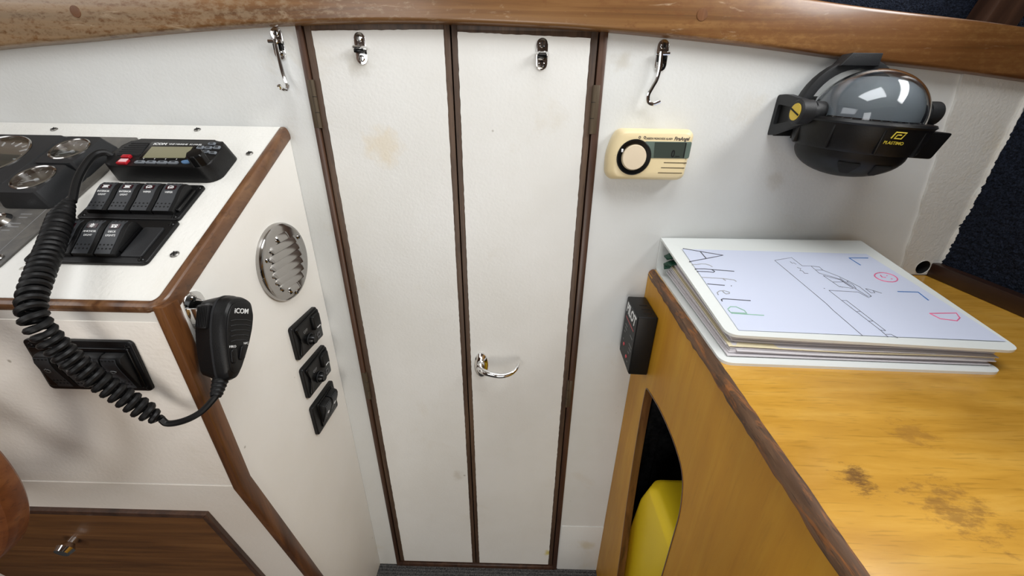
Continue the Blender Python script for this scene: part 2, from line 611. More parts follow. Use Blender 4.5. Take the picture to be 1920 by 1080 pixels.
# ------------------------------------------------------------------ reference frames of the place
XC = -0.312                                  # side face of the helm console
FB = lambda x, z, y=0.0: frame((x, y, z), (1, 0, 0), (0, 0, 1), (0, -1, 0))      # on the bulkhead, facing aft
SV = Vector((0, -0.8772, -0.4802)); NV = Vector((0, -0.4802, 0.8772))
MP = lambda u=0.0, v=0.0: frame(Vector((XC + u, 0, 0.957)) + SV * v, (1, 0, 0), -SV, NV)   # on the sloping dash
MS = lambda y, z: frame((XC, y, z), (0, 1, 0), (0, 0, 1), (1, 0, 0))                # on the console side
TD = Vector((-0.04646, -0.99892, 0)).normalized()
MT = lambda s=0.0, z=0.0: frame(Vector((0.206, 0, z)) + TD * s, TD, (0, 0, 1), (TD.y, -TD.x, 0))  # on the table side
FLOOR = -0.008

# ------------------------------------------------------------------ the setting
# floor: ribbed carpet
bm = N()
y = -1.7
ys = []
while y < 0.001:
    ys += [(y, FLOOR - 0.0022), (y + 0.0013, FLOOR), (y + 0.0043, FLOOR), (y + 0.0056, FLOOR - 0.0022)]
    y += 0.007
rows = [[bm.verts.new((x, yy, zz)) for x in (-1.15, 0.88)] for yy, zz in ys]
for a, b in zip(rows, rows[1:]):
    bm.faces.new((a[0], a[1], b[1], b[0]))
struct('floor', bm, M['floor'], recalc=False)

# bulkhead, with the door opening and the cable hole
DX0, DX1 = -0.272, 0.103
bm = N()
MB_ = frame((0, 0.012, 0), (1, 0, 0), (0, 0, 1), (0, -1, 0))
prism(bm, [(-1.15, FLOOR), (DX0, FLOOR), (DX0, 1.090), (-0.43, 1.080), (-0.80, 1.045), (-1.15, 1.005)], 0, 0.012, mw=MB_)
prism(bm, [(DX1, FLOOR), (0.665, FLOOR), (0.665, 1.033), (0.40, 1.063), (DX1, 1.088)], 0, 0.012, mw=MB_, holes=(circ(0.617, 0.7765, 0.0108, 24),))
wall = struct('wall_forward', bm, M['paint'])
bm = N()
prism(bm, [(-1.15, FLOOR), (0.70, FLOOR), (0.70, 1.03), (0.40, 1.06), (0.10, 1.10), (-0.27, 1.10), (-0.80, 1.045), (-1.15, 1.005)], 0, 0.006, mw=frame((0, 0.040, 0), (1, 0, 0), (0, 0, 1), (0, -1, 0)))
link('added_backing', bm, M['lining'], wall)  # unseen dark board added so gaps show black instead of sky
# lower patch board beside the right jamb
bm = N()
box(bm, 0.113, 0.209, -0.0016, 0.001, FLOOR, 0.1495, 0.001)
link('patch_board', bm, M['paint'], wall)
# bonding strip at the hull
bm = N()
zz = [0.765 + 0.28 * k / 40 for k in range(41)]
L = [(0.5865 - (z - 0.78) * 0.143 + 0.0012 * sin(z * 130) * cos(z * 47) + random.uniform(-.0003, .0003), z) for z in zz]
Rr = [(0.648, z) for z in zz]
prism(bm, L[::-1] + Rr, 0, 0.0035, mw=FB(0, 0), holes=(circ(0.617, 0.7765, 0.0108, 24),))
bonding = link('bonding_strip', bm, M['paint_rough'], wall)
bonding['label'] = 'rough painted fibreglass strip against the carpeted hull'
# rough lip where the strip meets the carpet
bm = N()
pts = []
for k in range(60):
    z = 0.772 + 0.262 * k / 59
    pts.append((0.6405 + 0.0012 * sin(k * 0.7) * cos(k * 0.23) + random.uniform(-.0003, .0003), -0.004 + random.uniform(-.0004, .0004), z))
tube(bm, pts, [0.0034 + random.uniform(-.0003, .0003) for _ in pts], 7)
link('resin_lip', bm, M['paint_rough'], wall)
# hollow pipe behind the cable hole
bm = N()
lathe(bm, [(0.0106, 0.0030), (0.0112, 0.0030), (0.0111, 0.0040), (0.0107, 0.0040), (0.0105, 0.0030)], 24, FB(0.617, 0.7765))
hole = link('cable_hole', bm, M['paint_rough'], wall)
bm = N(); lathe(bm, [(0.0106, 0.0034), (0.0104, -0.022), (0, -0.022)], 24, FB(0.617, 0.7765))
link('hole_bore', bm, M['dark_hole'], hole)  # bore coloured near-black in place of its own shade

# door frame
def post(name, x0, x1, dx, y0, y1, z0, z1, mat, r=0.001):
    bm = N()
    box(bm, x0, x1, y0, y1, z0, z1, r)
    for v in bm.verts: v.co.x += dx * (1 - v.co.z / 1.07)
    return struct(name, bm, mat)


SH = 0.0050
post('trim_1', -0.2752, -0.2675, SH, -0.0035, 0.026, FLOOR, 1.09, M['mahogany'])
post('trim_2', 0.0962, 0.1062, SH, -0.0035, 0.026, FLOOR, 1.09, M['mahogany'])
bm = N()
box(bm, -0.268, 0.110, 0.024, 0.03, FLOOR, 1.09)
struct('gap_backing', bm, M['dark_hole'])  # near-black sheet added behind the leaves to darken the door gaps
bm = N(); box(bm, -0.2675, 0.104, -0.004, 0.024, FLOOR, 0.0025, 0.001)
struct('trim_4', bm, M['mahogany'])


def jag(x0, x1, z0, z1a, z1b, step=0.005, j=0.00035):
    """outline with a slightly wandering brushed edge"""
    P = []
    n = int((z1a - z0) / step)
    for k in range(n): P.append((x1 + random.uniform(-j, j), z0 + (z1b - z0) * k / n))
    n2 = int((x1 - x0) / step)
    for k in range(n2): P.append((x1 + (x0 - x1) * k / n2, z1b + (z1a - z1b) * k / n2 + random.uniform(-j, j)))
    for k in range(n): P.append((x0 + random.uniform(-j, j), z1a + (z0 - z1a) * k / n))
    for k in range(n2): P.append((x0 + (x1 - x0) * k / n2, z0))
    return P


def shear(bm):
    for v in bm.verts: v.co.x += SH * (1 - v.co.z / 1.07)
    return bm


def door(name, x0, x1, wx0, wx1, wza, wzb):
    bm = N(); box(bm, x0, x1, 0.0, 0.018, 0.006, 1.086, 0.001); shear(bm)
    d = struct(name, bm, M['door_edge'])
    bm = N()
    prism(bm, jag(wx0, wx1, 0.008, wza, wzb), 0, 0.0009, mw=FB(0, 0)); shear(bm)
    p = link('painted_panel', bm, M['paint_door'], d); p['label'] = 'white painted face of the door'
    for nm, (a, b, c, e) in (('stile', (x0, wx0 - 0.0007, 0.006, 1.086)), ('stile', (wx1 + 0.0007, x1, 0.006, 1.086)),
                             ('top_rail', (wx0, wx1, wza + 0.002, 1.086)), ('bottom_rail', (wx0, wx1, 0.0062, 0.0078))):
        bm = N(); box(bm, a, b, -0.0006, 0.001, c, e, 0.0004); shear(bm)
        link(nm, bm, M['door_edge'], d)
    return d


d1 = door('door_1', -0.2660, -0.0868, -0.2567, -0.0944, 1.068, 1.0713)
d2 = door('door_2', -0.0848, 0.0945, -0.0775, 0.0856, 1.0690, 1.0645)


def hinge(d, x, z0, z1, side):
    xx = x + SH * (1 - (z0 + z1) / 2 / 1.07)
    bm = N()
    tube(bm, [(0, 0, 0), (0, 0, (z1 - z0))], 0.0027, 10)
    h = link('hinge', bm, M['bronze'], d, T(xx, -0.0028, z0))
    bm = N(); box(bm, min(0, side * 0.007), max(0, side * 0.007), -0.001, 0.0016, 0, z1 - z0, 0.0004)
    link('hinge_leaf', bm, M['bronze'], h)
    for k in (0.33, 0.66):
        bm = N(); lathe(bm, [(0.0028, -0.0003), (0.0030, 0), (0.0028, 0.0003)], 10)
        link('knuckle_joint', bm, M['dark_hole'], h, T(0, 0, (z1 - z0) * k))


hinge(d1, -0.2668, 0.958, 1.0148, -1); hinge(d1, -0.2668, 0.498, 0.556, -1)
hinge(d2, 0.0953, 0.956, 1.0136, 1); hinge(d2, 0.0953, 0.490, 0.549, 1)


def oval(w, h, n=8):
    return rrect(0, 0, w, h, w / 2 - 1e-5, n)


def catch(d, x, z, mat, pinned):
    bm = N(); prism(bm, oval(0.0142, 0.0345), 0, 0.0014, rt=0.0006, mw=FB(0, 0))
    c = link('catch_plate', bm, mat, d, T(x, -0.0009, z))
    for k in (1, -1):
        s = screw_head(c, 0, 0, 0, 0.0038, M['steel']); s.matrix_basis = FB(0, 0.0108 * k, -0.0013)
        q = bpy.data.objects
    bm = N()
    for k in (1, -1):                                        # dark strips on the heads, standing in for the shade in screw slots
        box(bm, -0.0005, 0.0005, -0.0029, 0.0029, 0.0029, 0.0033, mw=FB(0, 0.0108 * k))
    link('slots', bm, M['dark_hole'], c)
    bm = N()
    tube(bm, [(-0.0072, 0.0, 0.0005), (-0.0068, -0.008, 0.0003), (-0.004, -0.0135, 0), (0.004, -0.0135, 0), (0.0068, -0.008, 0.0003), (0.0072, 0.0, 0.0005)], 0.0016, 8)
    link('staple', bm, M['chrome'], c)
    bm = N(); box(bm, -0.006, 0.006, -0.010, -0.001, -0.0055, -0.0012, 0.001)
    link('staple_well', bm, M['black_gloss'], c)
    return c


catch(d1, -0.1985, 1.0500, M['chrome'], True)
catch(d2, 0.0267, 1.0467, M['steel'], False)

# lever handle on the right leaf
bm = N(); lathe(bm, [(0, 0), (0.0125, 0), (0.0122, 0.003), (0.0095, 0.0062), (0.006, 0.0075), (0, 0.008)], 32, FB(0, 0) @ Matrix.Diagonal((1.0, 2.05, 1, 1)))
hd = link('handle', bm, M['chrome'], d2, T(-0.0573, -0.0009, 0.5785)); hd['label'] = 'chrome lever handle on an oval rose'
bm = N()
P = spline([(0.0, -0.004, 0.006), (-0.001, -0.018, 0.0065), (0.004, -0.028, 0.007), (0.016, -0.034, 0.0062), (0.036, -0.037, 0.005),
            (0.052, -0.034, 0.008), (0.061, -0.026, 0.0115), (0.0645, -0.017, 0.0135)], 6)
tube(bm, P, [0.0058 - 0.0030 * (k / (len(P) - 1)) ** 1.5 for k in range(len(P))], 14)
link('lever', bm, M['chrome'], hd)
bm = N(); lathe(bm, [(0, 0), (0.0072, 0), (0.0068, 0.008), (0.006, 0.014), (0, 0.014)], 20, FB(0, 0.006))
link('spindle_collar', bm, M['chrome'], hd)

# cambered deck beam
BOT = [(-1.0, 1.006), (-0.8, 1.0275), (-0.6391, 1.0444), (-0.5358, 1.0529), (-0.4341, 1.0622), (-0.3482, 1.0686), (-0.2575, 1.0733), (-0.1682, 1.0759),
       (-0.0798, 1.0759), (0.0146, 1.0738), (0.0903, 1.0710), (0.2048, 1.0633), (0.3013, 1.0552), (0.40, 1.0450), (0.5323, 1.0338), (0.6136, 1.0253), (0.70, 1.016)]
bs = spline([(x, 0, z) for x, z in BOT], 3)
bm = N()
sec = rrect(0, 0, 0.036, 0.0515, 0.0045, 3)
sweep(bm, [((p.x, 0.003, p.z + 0.0258), (0, 1, 0), (0, 0, 1)) for p in bs], sec)
beam = struct('trim_5', bm, M['teak'])
for x, z in ((-0.528, 1.0815), (0.210, 1.0865)):
    bm = N(); lathe(bm, [(0, 0), (0.0062, 0), (0.0060, 0.0006), (0, 0.0008)], 20, FB(x, z, -0.0149))
    link('wood_plug', bm, M['post_trim'], beam)
# dark strip standing in for the shadow line under the beam
bm = N(); box(bm, -0.27, 0.105, -0.0085, 0.0, 1.0795, 1.09)
link('beam_shadow_strip', bm, M['mahogany'], beam)

# carpet-lined coaming above the beam, with a window post
def pile(nx, ny, w, h, amp):
    bm = N()
    g = [[bm.verts.new((w * i / nx, h * j / ny, random.uniform(0, amp))) for i in range(nx + 1)] for j in range(ny + 1)]
    for j in range(ny):
        for i in range(nx):
            bm.faces.new((g[j][i], g[j][i + 1], g[j + 1][i + 1], g[j + 1][i]))
    return bm


bm = pile(340, 70, 2.30, 0.24, 0.0022)
struct('wall_coaming', bm, M['navy'], mw=FB(-1.18, 1.03, 0.062), recalc=False)
bm = N()
box(bm, -0.021, 0.021, -0.03, 0.001, -0.12, 0.22, 0.003, mw=Matrix())
struct('trim_6', bm, M['mahogany'], mw=T(0.598, 0.055, 1.09) @ RY(16))

# carpeted hull side and its fiddle rail
bm = pile(330, 200, 0.80, 0.48, 0.0024)
struct('wall_right', bm, M['navy'], mw=frame((0.640, 0.01, 0.74), Vector((-0.05, -1, 0)).normalized(), (0.02, 0, 1), Vector((-1, 0.05, 0)).normalized()), recalc=False)
bm = N()
for_ = [((0.628, -0.001, 0.763), (1, 0, 0), (0, 0, 1)), ((0.608, -0.20, 0.763), (1, 0, 0), (0, 0, 1)), ((0.575, -0.9, 0.763), (1, 0, 0), (0, 0, 1))]
sweep(bm, for_, round_poly([(0, 0), (0.016, 0), (0.016, 0.021), (0, 0.021)], 0.002, 2))
struct('trim_7', bm, M['fiddle'])


# wheelhouse around and behind the camera: walls with window openings, and a roof
def holed(name, mw, w, h, hx0, hx1, hy0, hy1, mat):
    bm = N()
    prism(bm, [(0, 0), (w, 0), (w, h), (0, h)], 0, 0.03, holes=([(hx0, hy0), (hx1, hy0), (hx1, hy1), (hx0, hy1)],))
    return struct(name, bm, mat, mw=mw)


holed('ceiling', frame((-1.18, -1.75, 1.80), (1, 0, 0), (0, 1, 0), (0, 0, 1)), 2.1, 2.21, 0.97, 1.59, 1.02, 1.48, M['cabin'])
bm = N()
prism(bm, [(0, 0), (2.1, 0), (2.1, 1.82), (0, 1.82)], 0, 0.03, holes=([(0.29, 0.74), (0.75, 0.74), (0.75, 1.46), (0.29, 1.46)], [(0.90, 0.06), (1.36, 0.06), (1.36, 0.86), (0.90, 0.86)]))  # second hole goes with the added low aft fill
struct('wall_aft', bm, M['cabin_wood'], mw=frame((-1.18, -1.70, FLOOR), (1, 0, 0), (0, 0, 1), (0, -1, 0)))
holed('wall_left', frame((-1.15, -1.73, FLOOR), (0, 1, 0), (0, 0, 1), (1, 0, 0)) @ T(0, 0, -0.03), 2.19, 1.82, 0.69, 1.53, 1.27, 1.70, M['cabin_wood'])
holed('wall_right_upper', frame((0.90, -1.73, 1.20), (0, 1, 0), (0, 0, 1), (1, 0, 0)) @ T(0, 0, 0), 2.19, 0.61, 0.90, 1.72, 0.03, 0.49, M['cabin_wood'])
bm = N(); box(bm, 0.585, 0.92, -1.7, -0.02, 1.205, 1.215)
struct('shade_shelf', bm, M['lining'])  # unseen shelf, widened inboard to shade the right end of the beam
bm = N(); box(bm, 0.88, 0.90, -1.7, 0.4, FLOOR, 1.21)
struct('wall_hull', bm, M['lining'])
holed('wall_windscreen', frame((-1.18, 0.43, 1.26), (1, 0, 0), (0, 0, 1), (0, -1, 0)), 2.1, 0.56, 0.3, 1.86, 0.05, 0.50, M['cabin_wood'])
bm = N(); box(bm, -1.15, 0.90, 0.04, 0.44, 1.255, 1.265)
struct('trim_9', bm, M['cabin_wood'])

# ------------------------------------------------------------------ helm console
con = thing('helm_console', 'white painted helm console with sloping dash and varnished wood edging left of the doors', 'console', T(0, 0, 0))
sidepoly = [(-0.0005, 0.955), (-0.2585, 0.8135), (-0.2535, 0.583), (-0.2033, 0.32), (-0.1405, FLOOR), (-0.0005, FLOOR)]
MX = frame((0, 0, 0), (0, 1, 0), (0, 0, 1), (1, 0, 0))
bm = N(); prism(bm, sidepoly, -1.12, XC, mw=MX)
link('body', bm, M['paint_side'], con)
bm = N(); prism(bm, [(-0.62, -0.0005), (-0.0085, -0.0005), (-0.0085, -0.2865), (-0.62, -0.2865)], 0.0, 0.0022, rt=0.0006, mw=MP())
link('dash_board', bm, M['paint_panel'], con)
bm = N(); box(bm, -0.95, -0.3185, -0.2587, -0.2535, 0.5875, 0.803, 0.0008)
for v in bm.verts: v.co.y += (0.81 - v.co.z) * 0.0217 - 0.0006
link('front_board', bm, M['paint_front'], con)
# dash edging: runs aft along the side then turns across the front
sec = round_poly([(-0.0050, -0.0125), (0.0050, -0.0125), (0.0053, 0.0), (0.0036, 0.0040), (-0.0036, 0.0040), (-0.0053, 0.0)], 0.0022, 2)
pl = MP()
def PW(u, v, h): return pl @ Vector((u, -v, h))
path = []
for v in [0.004 + 0.276 * k / 24 for k in range(25)]:
    path.append((PW(-0.0040, v, 0.0), Vector((1, 0, 0)), NV))
for k in range(1, 9):
    a = radians(90 * k / 9)
    path.append((PW(-0.0140 + 0.010 * cos(a), 0.280 + 0.011 * sin(a), 0.0), (Vector((1, 0, 0)) * cos(a) + SV * sin(a)), NV))
for k in range(0, 16):
    path.append((PW(-0.0140 - 0.80 * k / 15, 0.291, 0.0), SV, NV))
bm = N(); sweep(bm, path, sec)
link('edge_trim', bm, M['trim'], con)
# corner post, kinked with the front
cp = [(-0.2520, 0.8185), (-0.2472, 0.583), (-0.1970, 0.32), (-0.1342, FLOOR)]
bm = N()
secp = round_poly([(-0.0072, -0.0085), (0.0030, -0.0085), (0.0030, 0.0092), (-0.0072, 0.0092)], 0.0022, 2)
pth = []
for i, (yy, z) in enumerate(cp):
    d = Vector((0, cp[min(i + 1, 3)][0] - cp[max(i - 1, 0)][0], cp[min(i + 1, 3)][1] - cp[max(i - 1, 0)][1])).normalized()
    pth.append(((XC, yy, z), (1, 0, 0), Vector((0, -d.z, d.y))))
sweep(bm, pth, secp)
link('corner_post', bm, M['post_trim'], con)
# oak locker door low on the undercut front
UD = Vector((0, 0.0503, -0.2627)).normalized()
MU = frame((XC, -0.2535, 0.583), (1, 0, 0), -UD, Vector((0, UD.z, -UD.y)))
bm = N(); prism(bm, [(-0.071, -0.0665), (-0.082, -0.42), (-0.50, -0.42), (-0.50, -0.0665)], 0, 0.003, rt=0.0006, mw=MU)
bm2 = N(); prism(bm2, [(-0.0065, 0.002), (-0.0065, -0.59), (-0.80, -0.59), (-0.80, 0.002)], -0.0008, 0.0003, mw=MU)
link('lower_front_board', bm2, M['paint_front'], con)
lk = link('locker_door', bm, M['locker_wood'], con); lk['label'] = 'brown oak locker door with a dark frame'
bm = N(); prism(bm, [(-0.064, -0.0600), (-0.072, -0.0690), (-0.0835, -0.44), (-0.0755, -0.44)], 0, 0.0055, rt=0.001, mw=MU)
prism(bm, [(-0.064, -0.0600), (-0.52, -0.0600), (-0.52, -0.0690), (-0.072, -0.0690)], 0, 0.0055, rt=0.001, mw=MU)
link('locker_frame', bm, M['mahogany'], lk)
bm = N(); lathe(bm, [(0, 0), (0.006, 0), (0.006, 0.006), (0.011, 0.012), (0.009, 0.018), (0, 0.019)], 24, MU @ T(-0.286, -0.145, 0.003))
link('locker_knob', bm, M['chrome'], lk)
# dash screws
for u, v in ((-0.3047, 0.0165), (-0.1156, 0.0115), (-0.0232, 0.0627), (-0.0227, 0.2313)):
    s = screw(con, 0, 0, 0, 0.0042, M['screw'], cross=True)
    s.matrix_basis = MP(u, v) @ T(0, 0, 0.0018) @ RZ(30)

# ------------------------------------------------------------------ engine instrument panel
ip = thing('instrument_panel', 'scuffed grey instrument panel with black-framed gauges and ignition lock on the dash', 'panel', MP() @ T(0, 0, 0.0026))
bm = N(); prism(bm, round_poly([(-0.60, -0.0345), (-0.179, -0.0345), (-0.1735, -0.110), (-0.1780, -0.2545), (-0.60, -0.2545)], 0.004, 3), 0, 0.0018, rt=0.0005)
link('plate', bm, M['slate'], ip)
bm = N()
for a, b in (((-0.60, -0.171), (-0.193, -0.171)), ((-0.193, -0.171), (-0.192, -0.246)), ((-0.60, -0.246), (-0.192, -0.246))):
    tube(bm, [(a[0], a[1], 0.0018), (b[0], b[1], 0.0018)], 0.0004, 6)
link('scribed_border', bm, M['dim_ink'], ip)
bm = N()
for k, (x, y, w) in enumerate([(-0.214, -0.181, 0.012), (-0.212, -0.186, 0.009), (-0.213, -0.195, 0.010), (-0.213, -0.200, 0.012), (-0.215, -0.205, 0.009)]):
    box(bm, x, x + w, y - 0.0007, y + 0.0007, 0.0018, 0.0020)
link('worn_markings', bm, M['dim_ink'], ip)
screw(ip, -0.186, -0.2425, 0.0018, 0.0045, M['steel'], cross=True)


def gauge(x0, x1, v0, v1, h, cx, cv, r, rn, label):
    w, d = x1 - x0, v1 - v0
    bm = N()
    ins = 0.0045
    outer = rrect((x0 + x1) / 2, -(v0 + v1) / 2, w + 2 * ins, d + 2 * ins, 0.006, 3)
    inner = rrect((x0 + x1) / 2, -(v0 + v1) / 2, w, d, 0.005, 3)
    rings = [[bm.verts.new((x, y, z)) for x, y in P] for P, z in ((outer, 0.0015), (outer, 0.004), (inner, h))]
    nn = len(outer)
    for a, b in zip(rings, rings[1:]):
        for k in range(nn): bm.faces.new((a[k], a[(k + 1) % nn], b[(k + 1) % nn], b[k]))
    hole = [bm.verts.new((x, y, h)) for x, y in circ(cx, -cv, r + 0.0016, 40)]
    es = [bm.edges.get((rings[2][k], rings[2][(k + 1) % nn])) for k in range(nn)]
    es += [bm.edges.new((hole[k], hole[(k + 1) % 40])) for k in range(40)]
    bmesh.ops.triangle_fill(bm, edges=es, use_beauty=True)
    low = [bm.verts.new((x, y, h - 0.006)) for x, y in circ(cx, -cv, r + 0.0016, 40)]
    for k in range(40): bm.faces.new((hole[k], hole[(k + 1) % 40], low[(k + 1) % 40], low[k]))
    g = link('gauge_housing', bm, M['charcoal'], ip, sharp=25); g['label'] = label
    bm = N(); lathe(bm, [(r + 0.0016, -0.0045), (r + 0.0016, 0.0007), (r + 0.0004, 0.0014), (r - 0.0012, 0.0008), (r - 0.0012, -0.0045)], 48)
    link('bezel', bm, M['steel'], g, T(cx, -cv, h))
    bm = N(); cyl(bm, 0, 0, -0.006, -0.0042, r + 0.001, 40)
    link('dial', bm, M['dial'], g, T(cx, -cv, h))
    bm = N()
    for k in range(rn):
        a = radians(215 - 250 * k / (rn - 1))
        big = k % 2 == 0
        tube(bm, [(cos(a) * r * (0.66 if big else 0.74), sin(a) * r * (0.66 if big else 0.74), -0.0041), (cos(a) * r * 0.86, sin(a) * r * 0.86, -0.0041)], r * (0.022 if big else 0.014), 4)
    link('dial_marks', bm, M['white_ink'], g, T(cx, -cv, h))
    bm = N(); a = radians(205)
    tube(bm, [(0, 0, -0.0036), (cos(a) * r * 0.75, sin(a) * r * 0.75, -0.0036)], [r * 0.04, r * 0.012], 5)
    cyl(bm, 0, 0, -0.0042, -0.003, r * 0.12, 12)
    link('needle', bm, M['white_ink'], g, T(cx, -cv, h))
    bm = N(); prism(bm, circ(0, 0, r - 0.0010, 40), 0.0, 0.0006)
    link('gauge_glass', bm, M['lens'], g, T(cx, -cv, h))
    return g


gauge(-0.366, -0.254, 0.050, 0.146, 0.0125, -0.312, 0.0955, 0.0405, 15, 'large square black gauge housing, cut by the frame edge')
gauge(-0.234, -0.190, 0.0640, 0.1165, 0.0200, -0.2115, 0.0895, 0.0190, 9, 'rear small square gauge housing')
gauge(-0.237, -0.191, 0.1200, 0.1680, 0.0200, -0.2125, 0.1425, 0.0190, 9, 'front small square gauge housing')
bm = N(); lathe(bm, [(0, 0.0018), (0.0125, 0.0018), (0.0125, 0.004), (0.010, 0.0075), (0.0075, 0.0085), (0.007, 0.006), (0, 0.006)], 32)
kl = link('ignition_lock', bm, M['chrome'], ip, T(-0.2252, -0.1948)); kl['label'] = 'chrome ignition lock'
bm = N(); box(bm, -0.0008, 0.0008, -0.004, 0.004, 0.006, 0.0064)
link('key_slot', bm, M['dark_hole'], kl)

# ------------------------------------------------------------------ VHF radio
ra = thing('vhf_radio', 'black marine radio with grey screen, keypad and knob on the white dash', 'radio', MP(-0.0945, 0.0945) @ T(0, 0, 0.0026))
RO = round_poly([(-0.0660, 0.008), (-0.0540, 0.0285), (0.0510, 0.0285), (0.0620, 0.0215), (0.0620, -0.0185), (0.0530, -0.0270), (-0.0560, -0.0270), (-0.0640, -0.018)], 0.006, 3)
bm = N(); prism(bm, RO, 0, 0.0215, rt=0.0025, top_scale=0.955, top_shift=(0.0015, -0.0012))
link('body', bm, M['black'], ra)
Z0 = 0.0217
RU = lambda u, v: (u + 0.0945, -(v - 0.0945))       # dash (x, v) -> radio face coordinates
def quad(bm, pts, z0, z1, r=0.0): return prism(bm, pts, z0, z1, rt=r)
bm = N(); quad(bm, round_poly([RU(-0.1215, 0.0755), RU(-0.0655, 0.0755), RU(-0.0615, 0.1092), RU(-0.1170, 0.1105)], 0.002, 3), Z0 - 0.001, Z0 + 0.0006, 0.0003)
bz = link('display_bezel', bm, M['black_gloss'], ra)
bm = N(); quad(bm, [RU(-0.1150, 0.0860), RU(-0.0675, 0.0850), RU(-0.0650, 0.1066), RU(-0.1128, 0.1078)], Z0, Z0 + 0.0008)
link('screen', bm, M['screen'], bz)
text('lettering', 'iCOM', 0.0056, bz, T(*RU(-0.1085, 0.0803), Z0 + 0.0007), M['white_ink'], bold=0.0001, sx=1.1)
text('lettering', 'VHF MARINE  IC-M330', 0.0036, bz, T(*RU(-0.0790, 0.0803), Z0 + 0.0007), M['white_ink'], sx=1.1)
bm = N()
for k in range(4): box(bm, -0.0003, 0.0003, -0.0009, 0.0009, 0, 0.0001, mw=T(*RU(-0.1105 + 0.0125 * k, 0.1092), Z0 + 0.0007))
link('key_ticks', bm, M['white_ink'], bz)
# speaker grille
bm = N(); quad(bm, round_poly([RU(-0.1440, 0.0765), RU(-0.1235, 0.0765), RU(-0.1195, 0.1025), RU(-0.1475, 0.1025), RU(-0.1500, 0.092)], 0.003, 3), Z0 - 0.001, Z0 + 0.0006, 0.0004)
gr = link('speaker_grille', bm, M['charcoal'], ra)
for k in range(6):
    v = 0.0795 + 0.0042 * k
    bm = N(); box(bm, -0.1465 + 0.0945 + (0.003 if k < 2 else 0), -0.1225 + 0.0945 + k * 0.0005, -0.0008, 0.0008, Z0 + 0.0004, Z0 + 0.0008, mw=T(0, -(v - 0.0945)))
    link('grille_slot', bm, M['dark_hole'], gr)
for k in range(4):
    bm = N(); prism(bm, round_poly([(-0.0058, -0.0022), (0.0050, -0.0022), (0.0058, 0.0010), (0.0040, 0.0024), (-0.0050, 0.0024)], 0.0012, 2), 0, 0.0016, rt=0.0006)
    b = link('soft_key', bm, M['grey_key'], ra, T(*RU(-0.1110 + 0.0125 * k, 0.1152), Z0 - 0.0004))
    bm = N(); box(bm, -0.0020, 0.0020, -0.0003, 0.0003, 0, 0.0002, mw=T(0, 0, 0.0016)); box(bm, -0.0020, 0.0020, 0.0008, 0.0011, 0, 0.0002, mw=T(0, 0, 0.0016))
    link('key_mark', bm, M['black'], b)
bm = N(); prism(bm, circ(0, 0, 0.0052, 20, 0.0030), 0, 0.0018, rt=0.0007)
link('channel_key', bm, M['blue_key'], ra, T(*RU(-0.0600, 0.1135), Z0 - 0.0004))
for u, v, w, h in ((-0.0490, 0.0775, .0085, .0045), (-0.0585, 0.0855, .0080, .0055), (-0.0490, 0.0857, .0085, .0050), (-0.0395, 0.0850, .0078, .0055), (-0.0480, 0.0935, .0080, .0045), (-0.0390, 0.0955, .0085, .0045)):
    bm = N(); prism(bm, rrect(0, 0, w, h, 0.0015, 3), 0, 0.0016, rt=0.0005)
    b = link('keypad_key', bm, M['grey_key'], ra, T(*RU(u, v), Z0 - 0.0004))
    bm = N(); prism(bm, rrect(0, 0, w * 0.5, h * 0.38, 0.0004, 2), 0.0015, 0.0018)
    link('key_mark', bm, M['black'], b)
bm = N()
prof = [(0, 0), (0.0094, 0), (0.0090, 0.0105), (0.0078, 0.0122), (0, 0.0125)]
lathe(bm, prof, 36)
for v in bm.verts:
    a = math.atan2(v.co.y, v.co.x); rr_ = sqrt(v.co.x ** 2 + v.co.y ** 2)
    if rr_ > 0.005: 
        k = 1 - 0.06 * (0.5 + 0.5 * cos(a * 9)); v.co.x *= k; v.co.y *= k
link('volume_knob', bm, M['black_gloss'], ra, T(*RU(-0.0435, 0.1135), Z0))
bm = N(); box(bm, -0.0050, 0.0045, -0.0026, 0.0026, 0, 0.0034, 0.0008)
db = link('distress_cover', bm, M['red'], ra, T(*RU(-0.1305, 0.1072), Z0 - 0.0003)); db['label'] = 'red distress button cover'
bm = N(); box(bm, -0.0055, 0.0055, -0.0042, 0.0034, 0, 0.0028, 0.0007)
db2 = link('distress_cover', bm, M['red'], ra, T(*RU(-0.1290, 0.1160), Z0 - 0.0003))
bm = N(); box(bm, -0.0036, 0.0050, -0.0022, 0.0034, 0.0027, 0.0030)
link('distress_sticker', bm, M['redwhite'], db2)
bm = N(); lathe(bm, [(0, 0), (0.0013, 0), (0.001, 0.0004), (0, 0.0005)], 10, T(0.0594, -0.004, 0.014) @ RY(75))
link('paint_chip', bm, M['dim_ink'], ra)

# ------------------------------------------------------------------ rocker switches
def prof_at(prof, v):
    for (v0, h0), (v1, h1) in zip(prof, prof[1:]):
        if v0 <= v <= v1:
            t = (v - v0) / (v1 - v0)
            return h0 + (h1 - h0) * t, math.atan2(h1 - h0, v1 - v0)
    return prof[-1][1], 0


